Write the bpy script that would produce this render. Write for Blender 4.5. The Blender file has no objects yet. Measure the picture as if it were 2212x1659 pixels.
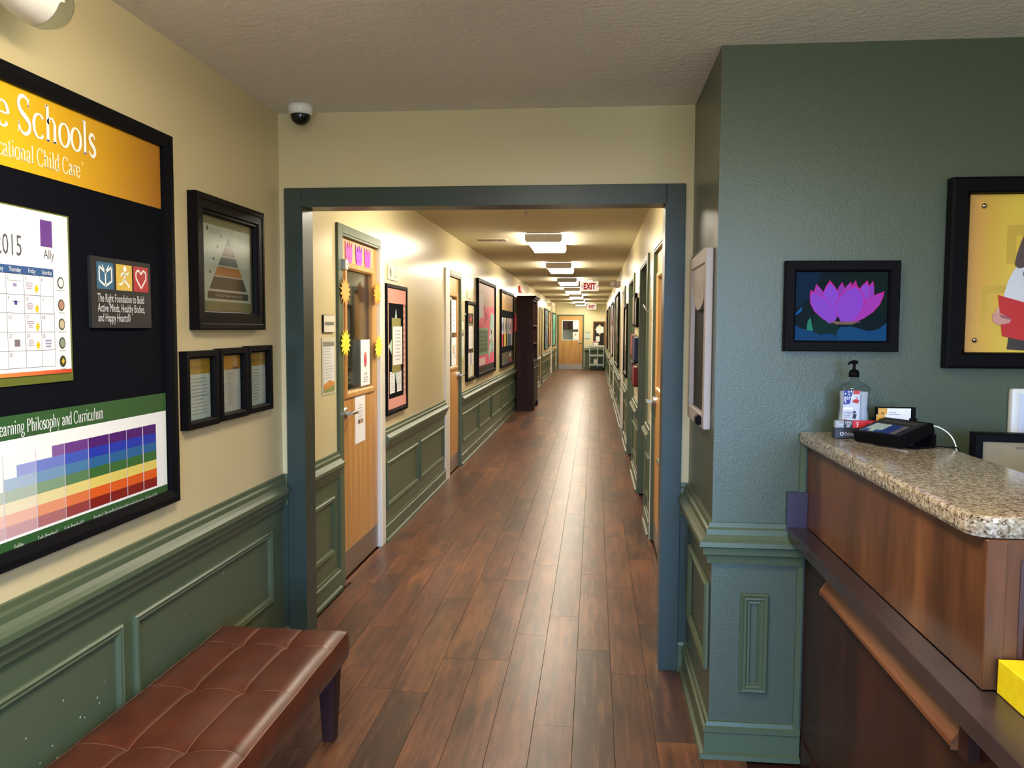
import bpy, bmesh, math, random
from mathutils import Vector, Matrix, Euler
PI = math.pi
R = random.Random(7)
SC = bpy.context.scene
COL = SC.collection

# ------------------------------------------------------------------ camera, light, exposure
cam_d = bpy.data.cameras.new('camera'); cam = bpy.data.objects.new('camera', cam_d); COL.objects.link(cam)
cam_d.sensor_fit = 'HORIZONTAL'; cam_d.sensor_width = 36.0; cam_d.lens = 1802.6 / 2212 * 36.0
cam_d.clip_start = 0.02; cam_d.clip_end = 200
YAW, PITCH, ROLL = 0.0979, 0.0658, -0.0046
cam.matrix_world = Matrix.Translation((0, 0, 1.5)) @ Matrix.Rotation(YAW, 4, 'Z') @ Matrix.Rotation(PI / 2 - PITCH, 4, 'X') @ Matrix.Rotation(-ROLL, 4, 'Z')
SC.camera = cam

EXPOSURE = 0.15
FIXTURE = 31.0          # corridor ceiling fixtures (lens radiance)
LOBBY = 20.0           # recessed lobby downlights, watts each
DAY = 31.0             # radiance of the sky outside the entrance glazing behind the camera
SC.view_settings.view_transform = 'Standard'
SC.view_settings.look = 'None'
SC.view_settings.gamma = 1.0
SC.view_settings.exposure = EXPOSURE
SC.view_settings.use_curve_mapping = False
# daylight: an even pale blue sky over darker ground, entering through the entrance glazing behind the camera
W = bpy.data.worlds.new('world'); SC.world = W; W.use_nodes = True
wt = W.node_tree; bg = wt.nodes['Background']; tc = wt.nodes.new('ShaderNodeTexCoord'); sp_ = wt.nodes.new('ShaderNodeSeparateXYZ'); wr = wt.nodes.new('ShaderNodeValToRGB')
wt.links.new(tc.outputs['Generated'], sp_.inputs[0]); wt.links.new(sp_.outputs[2], wr.inputs[0]); wt.links.new(wr.outputs[0], bg.inputs[0])
el = wr.color_ramp.elements; el[0].position = 0.0; el[0].color = (0.10, 0.13, 0.14, 1); el[1].position = 0.03; el[1].color = (0.31, 0.55, 1.0, 1)
bg.inputs[1].default_value = DAY
def area(name, loc, rot, sx, sy, power, color, spread=PI):
    d = bpy.data.lights.new(name, 'AREA'); d.shape = 'RECTANGLE'; d.size = sx; d.size_y = sy
    d.energy = power; d.color = color; d.spread = spread
    o = bpy.data.objects.new(name, d); COL.objects.link(o); o.location = loc; o.rotation_euler = rot
    return o
portal = area('entrance_portal', (0.55, -3.06, 1.15), (math.radians(90), 0, 0), 2.7, 2.3, 1.0, (1, 1, 1))
portal.data.cycles.is_portal = True

# ------------------------------------------------------------------ materials
def lin(c):
    c = c / 255.0
    return c / 12.92 if c <= 0.04045 else ((c + 0.055) / 1.055) ** 2.4
def L(rgb): return (lin(rgb[0]), lin(rgb[1]), lin(rgb[2]), 1)
MATS = {}
def new_mat(name):
    m = bpy.data.materials.new(name); m.use_nodes = True; MATS[name] = m
    return m, m.node_tree, m.node_tree.nodes['Principled BSDF']
def N(nt, t, **k):
    n = nt.nodes.new(t)
    for a, v in k.items():
        if a in n.inputs: n.inputs[a].default_value = v
        else: setattr(n, a, v)
    return n
def setp(b, rough, metal=0, spec=0.5):
    b.inputs['Roughness'].default_value = rough; b.inputs['Metallic'].default_value = metal
    b.inputs['Specular IOR Level'].default_value = spec
def coords(nt, scale=(1, 1, 1), rand=False):
    tc = N(nt, 'ShaderNodeTexCoord'); mp = N(nt, 'ShaderNodeMapping')
    geo = N(nt, 'ShaderNodeNewGeometry')
    nt.links.new(geo.outputs['Position'], mp.inputs[0]); mp.inputs['Scale'].default_value = scale
    if rand:
        oi = N(nt, 'ShaderNodeObjectInfo'); mul = N(nt, 'ShaderNodeVectorMath', operation='SCALE')
        cx = N(nt, 'ShaderNodeCombineXYZ')
        a = N(nt, 'ShaderNodeMath', operation='ADD'); nt.links.new(oi.outputs['Random'], a.inputs[0]); nt.links.new(geo.outputs['Random Per Island'], a.inputs[1])
        for i in range(3): nt.links.new(a.outputs[0], cx.inputs[i])
        nt.links.new(cx.outputs[0], mul.inputs[0]); mul.inputs['Scale'].default_value = 37.0
        nt.links.new(mul.outputs[0], mp.inputs['Location'])
    return mp.outputs[0]
def ramp(nt, fac, stops):
    r = N(nt, 'ShaderNodeValToRGB'); e = r.color_ramp.elements
    while len(e) < len(stops): e.new(0.5)
    for i, (p, c) in enumerate(stops): e[i].position = p; e[i].color = L(c)
    nt.links.new(fac, r.inputs[0]); return r.outputs[0]
def bump(nt, b, h, strength, dist=0.002):
    n = N(nt, 'ShaderNodeBump'); n.inputs['Strength'].default_value = strength; n.inputs['Distance'].default_value = dist
    nt.links.new(h, n.inputs['Height']); nt.links.new(n.outputs[0], b.inputs['Normal'])
def mat(name, rgb, rough=0.5, metal=0, spec=0.5, bmp=None, var=None):
    m, nt, b = new_mat(name); setp(b, rough, metal, spec); b.inputs['Base Color'].default_value = L(rgb)
    if bmp:
        n = N(nt, 'ShaderNodeTexNoise'); n.inputs['Scale'].default_value = bmp[0]; n.inputs['Detail'].default_value = 3
        nt.links.new(coords(nt), n.inputs['Vector']); bump(nt, b, n.outputs[0], bmp[1], bmp[2] if len(bmp) > 2 else 0.002)
    if var:
        n2 = N(nt, 'ShaderNodeTexNoise'); n2.inputs['Scale'].default_value = var[0]; n2.inputs['Detail'].default_value = 5
        nt.links.new(coords(nt), n2.inputs['Vector'])
        nt.links.new(ramp(nt, n2.outputs[0], [(0.3, var[1]), (0.7, rgb)]), b.inputs['Base Color'])
    return m
def ink(rgb, rough=0.45):
    k = 'ink_%d_%d_%d_%d' % (*rgb, int(rough * 100))
    return MATS.get(k) or mat(k, rgb, rough)
def glow(name, rgb, s):
    m, nt, b = new_mat(name); setp(b, 0.4, 0, 0.03)
    b.inputs['Base Color'].default_value = (0.004, 0.004, 0.004, 1)
    b.inputs['Emission Color'].default_value = L(rgb); b.inputs['Emission Strength'].default_value = s
    return m
def glow_ink(rgb, s=1.0):
    k = 'screen_%d_%d_%d_%d' % (*rgb, int(s * 100))
    return MATS.get(k) or glow(k, rgb, s)
def wood(name, dark, mid, light, rough, scale=(14, 14, 1.2), spec=0.5, rand=False):
    m, nt, b = new_mat(name); setp(b, rough, 0, spec)
    v = coords(nt, scale, rand)
    n = N(nt, 'ShaderNodeTexNoise'); n.inputs['Scale'].default_value = 1.0; n.inputs['Detail'].default_value = 6; n.inputs['Distortion'].default_value = 0.6
    nt.links.new(v, n.inputs['Vector'])
    n2 = N(nt, 'ShaderNodeTexNoise'); n2.inputs['Scale'].default_value = 9.0; n2.inputs['Detail'].default_value = 4
    nt.links.new(v, n2.inputs['Vector'])
    mx = N(nt, 'ShaderNodeMath', operation='MULTIPLY_ADD'); nt.links.new(n2.outputs[0], mx.inputs[0]); mx.inputs[1].default_value = 0.35
    nt.links.new(n.outputs[0], mx.inputs[2])
    nt.links.new(ramp(nt, mx.outputs[0], [(0.42, dark), (0.66, mid), (0.92, light)]), b.inputs['Base Color'])
    bump(nt, b, n2.outputs[0], 0.06, 0.001)
    return m
def pane(name, tint=(235, 240, 238), ior=1.5):
    m = bpy.data.materials.new(name); m.use_nodes = True; nt = m.node_tree; nt.nodes.remove(nt.nodes['Principled BSDF'])
    out = nt.nodes['Material Output']; tr = N(nt, 'ShaderNodeBsdfTransparent'); tr.inputs[0].default_value = L(tint)
    gl = N(nt, 'ShaderNodeBsdfGlossy'); gl.inputs['Roughness'].default_value = 0.03
    lw = N(nt, 'ShaderNodeLayerWeight'); lw.inputs[0].default_value = 0.5; pw = N(nt, 'ShaderNodeMath', operation='POWER'); pw.inputs[1].default_value = 5.0
    nt.links.new(lw.outputs['Facing'], pw.inputs[0]); fr = N(nt, 'ShaderNodeMath', operation='MULTIPLY_ADD'); fr.inputs[1].default_value = 0.95; fr.inputs[2].default_value = 0.04
    nt.links.new(pw.outputs[0], fr.inputs[0]); mx = N(nt, 'ShaderNodeMixShader')
    nt.links.new(fr.outputs[0], mx.inputs[0]); nt.links.new(tr.outputs[0], mx.inputs[1]); nt.links.new(gl.outputs[0], mx.inputs[2])
    nt.links.new(mx.outputs[0], out.inputs[0]); MATS[name] = m; return m
def gradient(name, axis, a, b_, stops, rough=0.4):
    """colour gradient along a world axis between positions a and b_"""
    m, nt, b = new_mat(name); setp(b, rough)
    g = N(nt, 'ShaderNodeNewGeometry'); s = N(nt, 'ShaderNodeSeparateXYZ'); nt.links.new(g.outputs['Position'], s.inputs[0])
    r = N(nt, 'ShaderNodeMapRange'); r.inputs[1].default_value = a; r.inputs[2].default_value = b_
    nt.links.new(s.outputs['XYZ'.index(axis)], r.inputs[0]); nt.links.new(ramp(nt, r.outputs[0], stops), b.inputs['Base Color'])
    return m

BEIGE = mat('beige_paint', (208, 193, 150), 0.36, 0, 0.5, (160, 0.12))
BEIGE_C = mat('beige_gloss_paint', (212, 199, 158), 0.21, 0, 0.42, (60, 0.06))
GREEN = mat('green_wall_paint', (74, 84, 66), 0.34, 0, 0.5, (170, 0.24, 0.003))
SAGE = mat('sage_trim_paint', (80, 92, 69), 0.36, 0, 0.28, (60, 0.05))
TEAL = mat('teal_trim_paint', (50, 62, 55), 0.34, 0, 0.35, (60, 0.04))
CEIL = mat('ceiling_texture', (232, 227, 214), 0.85, 0, 0.2, (38, 0.6, 0.006))
CEIL_C = mat('corridor_ceiling_paint', (204, 198, 170), 0.8, 0, 0.2, (60, 0.3, 0.004))
WHITE = mat('white_plastic', (232, 230, 222), 0.35)
CREAM = mat('cream_metal_frame', (222, 218, 204), 0.35)
BLACK = mat('black_lacquer', (13, 12, 14), 0.5, 0, 0.06)
BLACKM = mat('black_matte', (14, 14, 17), 0.6, 0, 0.08)
NAVY = mat('navy_felt', (14, 15, 22), 0.9, 0, 0.05, (900, 0.2, 0.001))
FRAMEB = mat('dark_frame_wood', (16, 13, 13), 0.45, 0, 0.05)
BRASS = mat('brass', (170, 150, 100), 0.25, 1)
STEEL = mat('brushed_steel', (190, 188, 182), 0.3, 1)
KICK = mat('kick_plate_steel', (178, 168, 156), 0.42, 1)
PAPER = mat('paper', (232, 232, 230), 0.7)
GLASS = pane('pane_glass')
CLEAR = pane('clear_plastic', (228, 236, 238))
MAPLE = wood('maple_door', (166, 114, 56), (188, 138, 76), (206, 162, 100), 0.38, (16, 16, 0.9))
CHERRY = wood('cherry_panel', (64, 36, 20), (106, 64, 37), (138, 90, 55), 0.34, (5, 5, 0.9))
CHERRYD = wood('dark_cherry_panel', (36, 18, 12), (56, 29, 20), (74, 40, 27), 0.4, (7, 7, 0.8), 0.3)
RAILW = wood('light_cherry_rail', (92, 50, 26), (122, 72, 40), (146, 94, 54), 0.4, (30, 1.5, 30))
MAHOG = wood('mahogany', (34, 14, 13), (44, 19, 17), (56, 26, 22), 0.5, (9, 9, 1.0), 0.2)
LEDGE = mat('plum_laminate', (62, 48, 48), 0.3, 0, 0.5, None, (14, (50, 38, 40)))

def plank_material():
    m, nt, b = new_mat('plank_wood'); setp(b, 0.3, 0, 0.32)
    geo = N(nt, 'ShaderNodeNewGeometry'); oi = N(nt, 'ShaderNodeObjectInfo')
    a = N(nt, 'ShaderNodeMath', operation='ADD'); nt.links.new(oi.outputs['Random'], a.inputs[0]); nt.links.new(geo.outputs['Random Per Island'], a.inputs[1])
    f = N(nt, 'ShaderNodeMath', operation='FRACT'); nt.links.new(a.outputs[0], f.inputs[0])
    base = ramp(nt, f.outputs[0], [(0.0, (66, 46, 38)), (0.18, (94, 59, 44)), (0.45, (106, 66, 48)), (0.7, (100, 59, 43)), (0.88, (118, 74, 48)), (1.0, (72, 52, 44))])
    v = coords(nt, (40, 2.6, 1), True)
    n = N(nt, 'ShaderNodeTexNoise'); n.inputs['Scale'].default_value = 1.0; n.inputs['Detail'].default_value = 8; n.inputs['Roughness'].default_value = 0.65
    nt.links.new(v, n.inputs['Vector'])
    n2 = N(nt, 'ShaderNodeTexNoise'); n2.inputs['Scale'].default_value = 1.0; n2.inputs['Detail'].default_value = 5; n2.inputs['Roughness'].default_value = 0.6
    nt.links.new(coords(nt, (9, 2.4, 1), True), n2.inputs['Vector'])
    n3 = N(nt, 'ShaderNodeTexNoise'); n3.inputs['Scale'].default_value = 1.0; n3.inputs['Detail'].default_value = 3
    nt.links.new(coords(nt, (5, 1.5, 3), True), n3.inputs['Vector'])
    def mixc(a, col, noise, lo, hi, amt):
        r = N(nt, 'ShaderNodeMapRange'); r.inputs[1].default_value = lo; r.inputs[2].default_value = hi; r.inputs[4].default_value = amt
        nt.links.new(noise, r.inputs[0]); m_ = N(nt, 'ShaderNodeMix', data_type='RGBA'); nt.links.new(r.outputs[0], m_.inputs['Factor'])
        nt.links.new(a, m_.inputs['A']); m_.inputs['B'].default_value = L(col); return m_.outputs['Result']
    c1 = mixc(base, (56, 40, 34), n2.outputs[0], 0.52, 0.36, 0.6)
    c2 = mixc(c1, (150, 98, 54), n3.outputs[0], 0.55, 0.72, 0.6)
    c3 = mixc(c2, (40, 24, 20), n.outputs[0], 0.5, 0.34, 0.55)
    c4 = mixc(c3, (176, 116, 76), n.outputs[0], 0.54, 0.70, 0.3)
    nt.links.new(c4, b.inputs['Base Color'])
    rr = N(nt, 'ShaderNodeMapRange'); rr.inputs[3].default_value = 0.30; rr.inputs[4].default_value = 0.36
    nt.links.new(n2.outputs[0], rr.inputs[0]); nt.links.new(rr.outputs[0], b.inputs['Roughness'])
    bump(nt, b, n.outputs[0], 0.04, 0.0006)
    return m
PLANK = plank_material()
def granite():
    m, nt, b = new_mat('speckled_granite'); setp(b, 0.12)
    v = N(nt, 'ShaderNodeTexVoronoi'); v.inputs['Scale'].default_value = 250; nt.links.new(coords(nt), v.inputs['Vector'])
    n = N(nt, 'ShaderNodeTexNoise'); n.inputs['Scale'].default_value = 70; n.inputs['Detail'].default_value = 5; nt.links.new(coords(nt), n.inputs['Vector'])
    s = N(nt, 'ShaderNodeSeparateColor'); nt.links.new(v.outputs['Color'], s.inputs[0])
    a = N(nt, 'ShaderNodeMath', operation='MULTIPLY_ADD'); nt.links.new(s.outputs[0], a.inputs[0]); a.inputs[1].default_value = 0.45; nt.links.new(n.outputs[0], a.inputs[2])
    nt.links.new(ramp(nt, a.outputs[0], [(0.38, (44, 36, 32)), (0.5, (96, 80, 66)), (0.64, (142, 126, 106)), (0.8, (166, 152, 130)), (0.95, (190, 180, 164))]), b.inputs['Base Color'])
    return m
GRANITE = granite()
def leather():
    m, nt, b = new_mat('brown_leather'); setp(b, 0.36, 0, 0.36)
    n = N(nt, 'ShaderNodeTexNoise'); n.inputs['Scale'].default_value = 9; n.inputs['Detail'].default_value = 6; nt.links.new(coords(nt), n.inputs['Vector'])
    nt.links.new(ramp(nt, n.outputs[0], [(0.3, (74, 33, 20)), (0.7, (94, 44, 27))]), b.inputs['Base Color'])
    v = N(nt, 'ShaderNodeTexNoise'); v.inputs['Scale'].default_value = 420; v.inputs['Detail'].default_value = 2; nt.links.new(coords(nt), v.inputs['Vector'])
    bump(nt, b, v.outputs[0], 0.1, 0.0008)
    return m
LEATHER = leather()
STITCH = mat('tan_stitching', (142, 98, 74), 0.6)
LENS = glow('lit_lens', (255, 243, 221), FIXTURE)

# ------------------------------------------------------------------ mesh helpers
class F:
    """a local frame: origin, u (right), v (up), n (out of the surface)"""
    def __init__(s, o, u, v, n): s.o, s.u, s.v, s.n = Vector(o), Vector(u), Vector(v), Vector(n)
    def __call__(s, a, b, c=0.0): return s.o + s.u * a + s.v * b + s.n * c
def FL(x): return F((x, 0, 0), (0, 1, 0), (0, 0, 1), (1, 0, 0))       # a wall on the left: u = world Y
def FR(x): return F((x, 0, 0), (0, 1, 0), (0, 0, 1), (-1, 0, 0))      # a wall on the right: u = world Y (mirrored)
def FB(y): return F((0, y, 0), (1, 0, 0), (0, 0, 1), (0, -1, 0))      # a wall facing the camera: u = world X
WORLD = F((0, 0, 0), (1, 0, 0), (0, 1, 0), (0, 0, 1))
ORIG = {}
class MB:
    def __init__(s, fr=WORLD): s.v, s.f, s.m, s.mats, s.fr, s.sm = [], [], [], [], fr, []
    def mi(s, m):
        if m not in s.mats: s.mats.append(m)
        return s.mats.index(m)
    def add(s, vs, fs, m, smooth=False, raw=False):
        b = len(s.v); s.v += [Vector(p) if raw else s.fr(*p) for p in vs]; k = s.mi(m)
        for f in fs: s.f.append([b + i for i in f]); s.m.append(k); s.sm.append(smooth)
        return s
    def box(s, a0, a1, b0, b1, c0, c1, m):
        vs = [(a, b, c) for c in (c0, c1) for b in (b0, b1) for a in (a0, a1)]
        return s.add(vs, [(0, 2, 3, 1), (4, 5, 7, 6), (0, 1, 5, 4), (2, 6, 7, 3), (0, 4, 6, 2), (1, 3, 7, 5)], m)
    def poly(s, pts, c, m): return s.add([(a, b, c) for a, b in pts], [range(len(pts))], m)
    def rect(s, a0, b0, a1, b1, c, m): return s.poly([(a0, b0), (a1, b0), (a1, b1), (a0, b1)], c, m)
    def prism(s, pts, c0, c1, m):
        n = len(pts); vs = [(a, b, c0) for a, b in pts] + [(a, b, c1) for a, b in pts]
        return s.add(vs, [tuple(range(n - 1, -1, -1)), tuple(range(n, 2 * n))] + [(i, (i + 1) % n, n + (i + 1) % n, n + i) for i in range(n)], m)
    def ring(s, a0, b0, a1, b1, w, c0, c1, m, prof=None):
        """mitred rectangular moulding; prof = [(inset, height)] from the outer edge to the inner edge"""
        prof = prof or [(0, c0), (0, c1), (w, c1), (w, c0)]
        vs = []; n = len(prof)
        for ca, cb, sa, sb in ((a0, b0, 1, 1), (a1, b0, -1, 1), (a1, b1, -1, -1), (a0, b1, 1, -1)):
            for d, h in prof: vs.append((ca + sa * d, cb + sb * d, h))
        fs = []
        for k in range(4):
            for i in range(n - 1): fs.append((k * n + i, k * n + i + 1, ((k + 1) % 4) * n + i + 1, ((k + 1) % 4) * n + i))
        return s.add(vs, fs, m)
    def sweep(s, prof, a0, a1, m, cap=True):
        """profile [(b, c)] extruded along a"""
        n = len(prof); vs = [(a0, b, c) for b, c in prof] + [(a1, b, c) for b, c in prof]
        fs = [(i, i + 1, n + i + 1, n + i) for i in range(n - 1)]
        if cap: fs += [tuple(range(n)), tuple(range(2 * n - 1, n - 1, -1))]
        return s.add(vs, fs, m)
    def lathe(s, prof, c, m, seg=20, axis='Z', smooth=True, sx=1.0, sy=1.0):
        c = Vector(c); n = len(prof); vs = []
        for i in range(seg):
            t = 2 * PI * i / seg; x, y = math.cos(t), math.sin(t)
            for r, h in prof:
                p = {'Z': (r * x * sx, r * y * sy, h), 'Y': (r * x * sx, h, r * y * sy), 'X': (h, r * x * sx, r * y * sy)}[axis]
                vs.append(c + Vector(p))
        fs = [(i * n + j, ((i + 1) % seg) * n + j, ((i + 1) % seg) * n + j + 1, i * n + j + 1) for i in range(seg) for j in range(n - 1)]
        if prof[0][0] > 0: fs.append(tuple(i * n for i in range(seg)))
        if prof[-1][0] > 0: fs.append(tuple(i * n + n - 1 for i in range(seg)))
        return s.add(vs, fs, m, smooth)
    def tube(s, pts, r, m, seg=8):
        pts = [Vector(p) for p in pts]; vs = []; n = len(pts)
        for i, p in enumerate(pts):
            d = (pts[min(i + 1, n - 1)] - pts[max(i - 1, 0)]).normalized()
            up = Vector((0, 0, 1)) if abs(d.z) < 0.9 else Vector((1, 0, 0))
            x = d.cross(up).normalized(); y = x.cross(d)
            rr = r[i] if isinstance(r, (list, tuple)) else r
            for k in range(seg): t = 2 * PI * k / seg; vs.append(p + x * (rr * math.cos(t)) + y * (rr * math.sin(t)))
        fs = [(i * seg + k, i * seg + (k + 1) % seg, (i + 1) * seg + (k + 1) % seg, (i + 1) * seg + k) for i in range(n - 1) for k in range(seg)]
        fs += [tuple(range(seg)), tuple(range(n * seg - 1, (n - 1) * seg - 1, -1))]
        return s.add(vs, fs, m, True)
    def circle(s, a, b, r, c, m, seg=16, ry=None):
        return s.poly([(a + r * math.cos(2 * PI * i / seg), b + (ry or r) * math.sin(2 * PI * i / seg)) for i in range(seg)], c, m)
    def line(s, pts, w, c, m):
        for p, q in zip(pts, pts[1:]):
            d = Vector((q[0] - p[0], q[1] - p[1])); l = d.length
            if l < 1e-9: continue
            d /= l; x, y = -d.y * w / 2, d.x * w / 2
            s.poly([(p[0] - x, p[1] - y), (q[0] - x, q[1] - y), (q[0] + x, q[1] + y), (p[0] + x, p[1] + y)], c, m)
        return s
    def text(s, t, a, b, size, c, m, sx=1.0, align='LEFT', serif=False, fit=None, bold=0.0):
        vs, fs, w = serif_text(t) if serif else sans_text(t, bold)
        if fit: sx = fit / (w * size)
        off = {'LEFT': 0, 'CENTER': -w / 2, 'RIGHT': -w}[align]
        return s.add([(a + (x + off) * size * sx, b + y * size, c) for x, y in vs], fs, m)
    def greek(s, a0, a1, b1, rows, pitch, h, c, m, align='L', seed=0):
        rr = random.Random(seed)
        for i in range(rows):
            l = (a1 - a0) * rr.uniform(0.55, 1.0); x0 = a0 if align == 'L' else (a0 + a1 - l) / 2
            s.rect(x0, b1 - i * pitch - h, x0 + l, b1 - i * pitch, c, m)
        return s
    def build(s, name, parent=None, origin=None, bevel=0, seg=1, smooth=False):
        if parent is not None: o0 = ORIG[parent.name]
        elif origin is not None: o0 = Vector(origin)
        else:
            xs, ys, zs = [p.x for p in s.v], [p.y for p in s.v], [p.z for p in s.v]
            o0 = Vector(((min(xs) + max(xs)) / 2, (min(ys) + max(ys)) / 2, min(zs)))
        me = bpy.data.meshes.new(name); me.from_pydata([p - o0 for p in s.v], [], [list(f) for f in s.f])
        for m in s.mats: me.materials.append(m)
        me.polygons.foreach_set('material_index', s.m); me.polygons.foreach_set('use_smooth', [bool(smooth or q) for q in s.sm])
        bm = bmesh.new(); bm.from_mesh(me)
        if bevel:
            bmesh.ops.remove_doubles(bm, verts=bm.verts, dist=1e-6)
            ed = [e for e in bm.edges if len(e.link_faces) == 2 and e.calc_face_angle(0) > 0.6]
            bmesh.ops.bevel(bm, geom=ed, offset=bevel, segments=seg, profile=0.7, affect='EDGES', clamp_overlap=True)
        bmesh.ops.recalc_face_normals(bm, faces=bm.faces)
        bm.to_mesh(me); bm.free(); me.update()
        o = bpy.data.objects.new(name, me); COL.objects.link(o)
        ORIG[o.name] = o0
        if parent is not None: o.parent = parent
        else: o.location = o0
        return o
def tag(o, label, cat, group=None, kind=None):
    if label: o['label'] = label
    if cat: o['category'] = cat
    if group: o['group'] = group
    if kind: o['kind'] = kind
    return o
def thing(name, loc, label, cat, group=None):
    o = bpy.data.objects.new(name, None); o.empty_display_size = 0.1; COL.objects.link(o); o.location = loc
    ORIG[o.name] = Vector(loc); return tag(o, label, cat, group)
def struct(o, label=None):
    o['kind'] = 'structure'
    if label: o['label'] = label
    return o
def empty_struct(name, loc, label=None):
    o = bpy.data.objects.new(name, None); COL.objects.link(o); o.location = loc; ORIG[o.name] = Vector(loc); return struct(o, label)
def copy_tree(o, d, parent=None):
    c = o.copy(); COL.objects.link(c); ORIG[c.name] = ORIG[o.name] + Vector(d)
    if parent is None: c.location = o.location + Vector(d)
    else: c.parent = parent
    for ch in list(o.children): copy_tree(ch, d, c)
    return c

# ------------------------------------------------------------------ lettering
_SANS = {}
def sans_text(t, off=0.0):
    if t in _SANS and not off: return _SANS[t]
    cu = bpy.data.curves.new('lettering', 'FONT'); cu.body = t; cu.size = 1.0; cu.resolution_u = 2; cu.offset = off
    ob = bpy.data.objects.new('lettering', cu); me = ob.to_mesh()
    vs = [(v.co.x, v.co.y) for v in me.vertices]; fs = [tuple(p.vertices) for p in me.polygons]
    ob.to_mesh_clear(); bpy.data.objects.remove(ob); bpy.data.curves.remove(cu)
    _SANS[t] = (vs, fs, max([v[0] for v in vs] + [0.3])); return _SANS[t]
def arc(cx, cy, rx, ry, a0, a1, n=18):
    return [(cx + rx * math.cos(math.radians(a0 + (a1 - a0) * i / n)), cy + ry * math.sin(math.radians(a0 + (a1 - a0) * i / n))) for i in range(n + 1)]
def spl(*p):
    out = []
    for i in range(len(p) - 1):
        a, b, c, d = p[max(i - 1, 0)], p[i], p[i + 1], p[min(i + 2, len(p) - 1)]
        for k in range(6):
            t = k / 6
            out.append(tuple(0.5 * (2 * b[j] + (c[j] - a[j]) * t + (2 * a[j] - 5 * b[j] + 4 * c[j] - d[j]) * t * t + (3 * b[j] - a[j] - 3 * c[j] + d[j]) * t ** 3) for j in (0, 1)))
    return out + [p[-1]]
def stem(x, y0, y1): return [(x, y0), (x, y1)]
def ser(x, y, l=0.075, r=0.075): return ('s', [(x - l, y), (x + r, y)])
def arch(x0, x1, top=0.45): return spl((x0, top - 0.11), (x0 + 0.07, top - 0.02), ((x0 + x1) / 2 + 0.04, top), (x1, top - 0.1), (x1, 0.25), (x1, 0))
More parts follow.
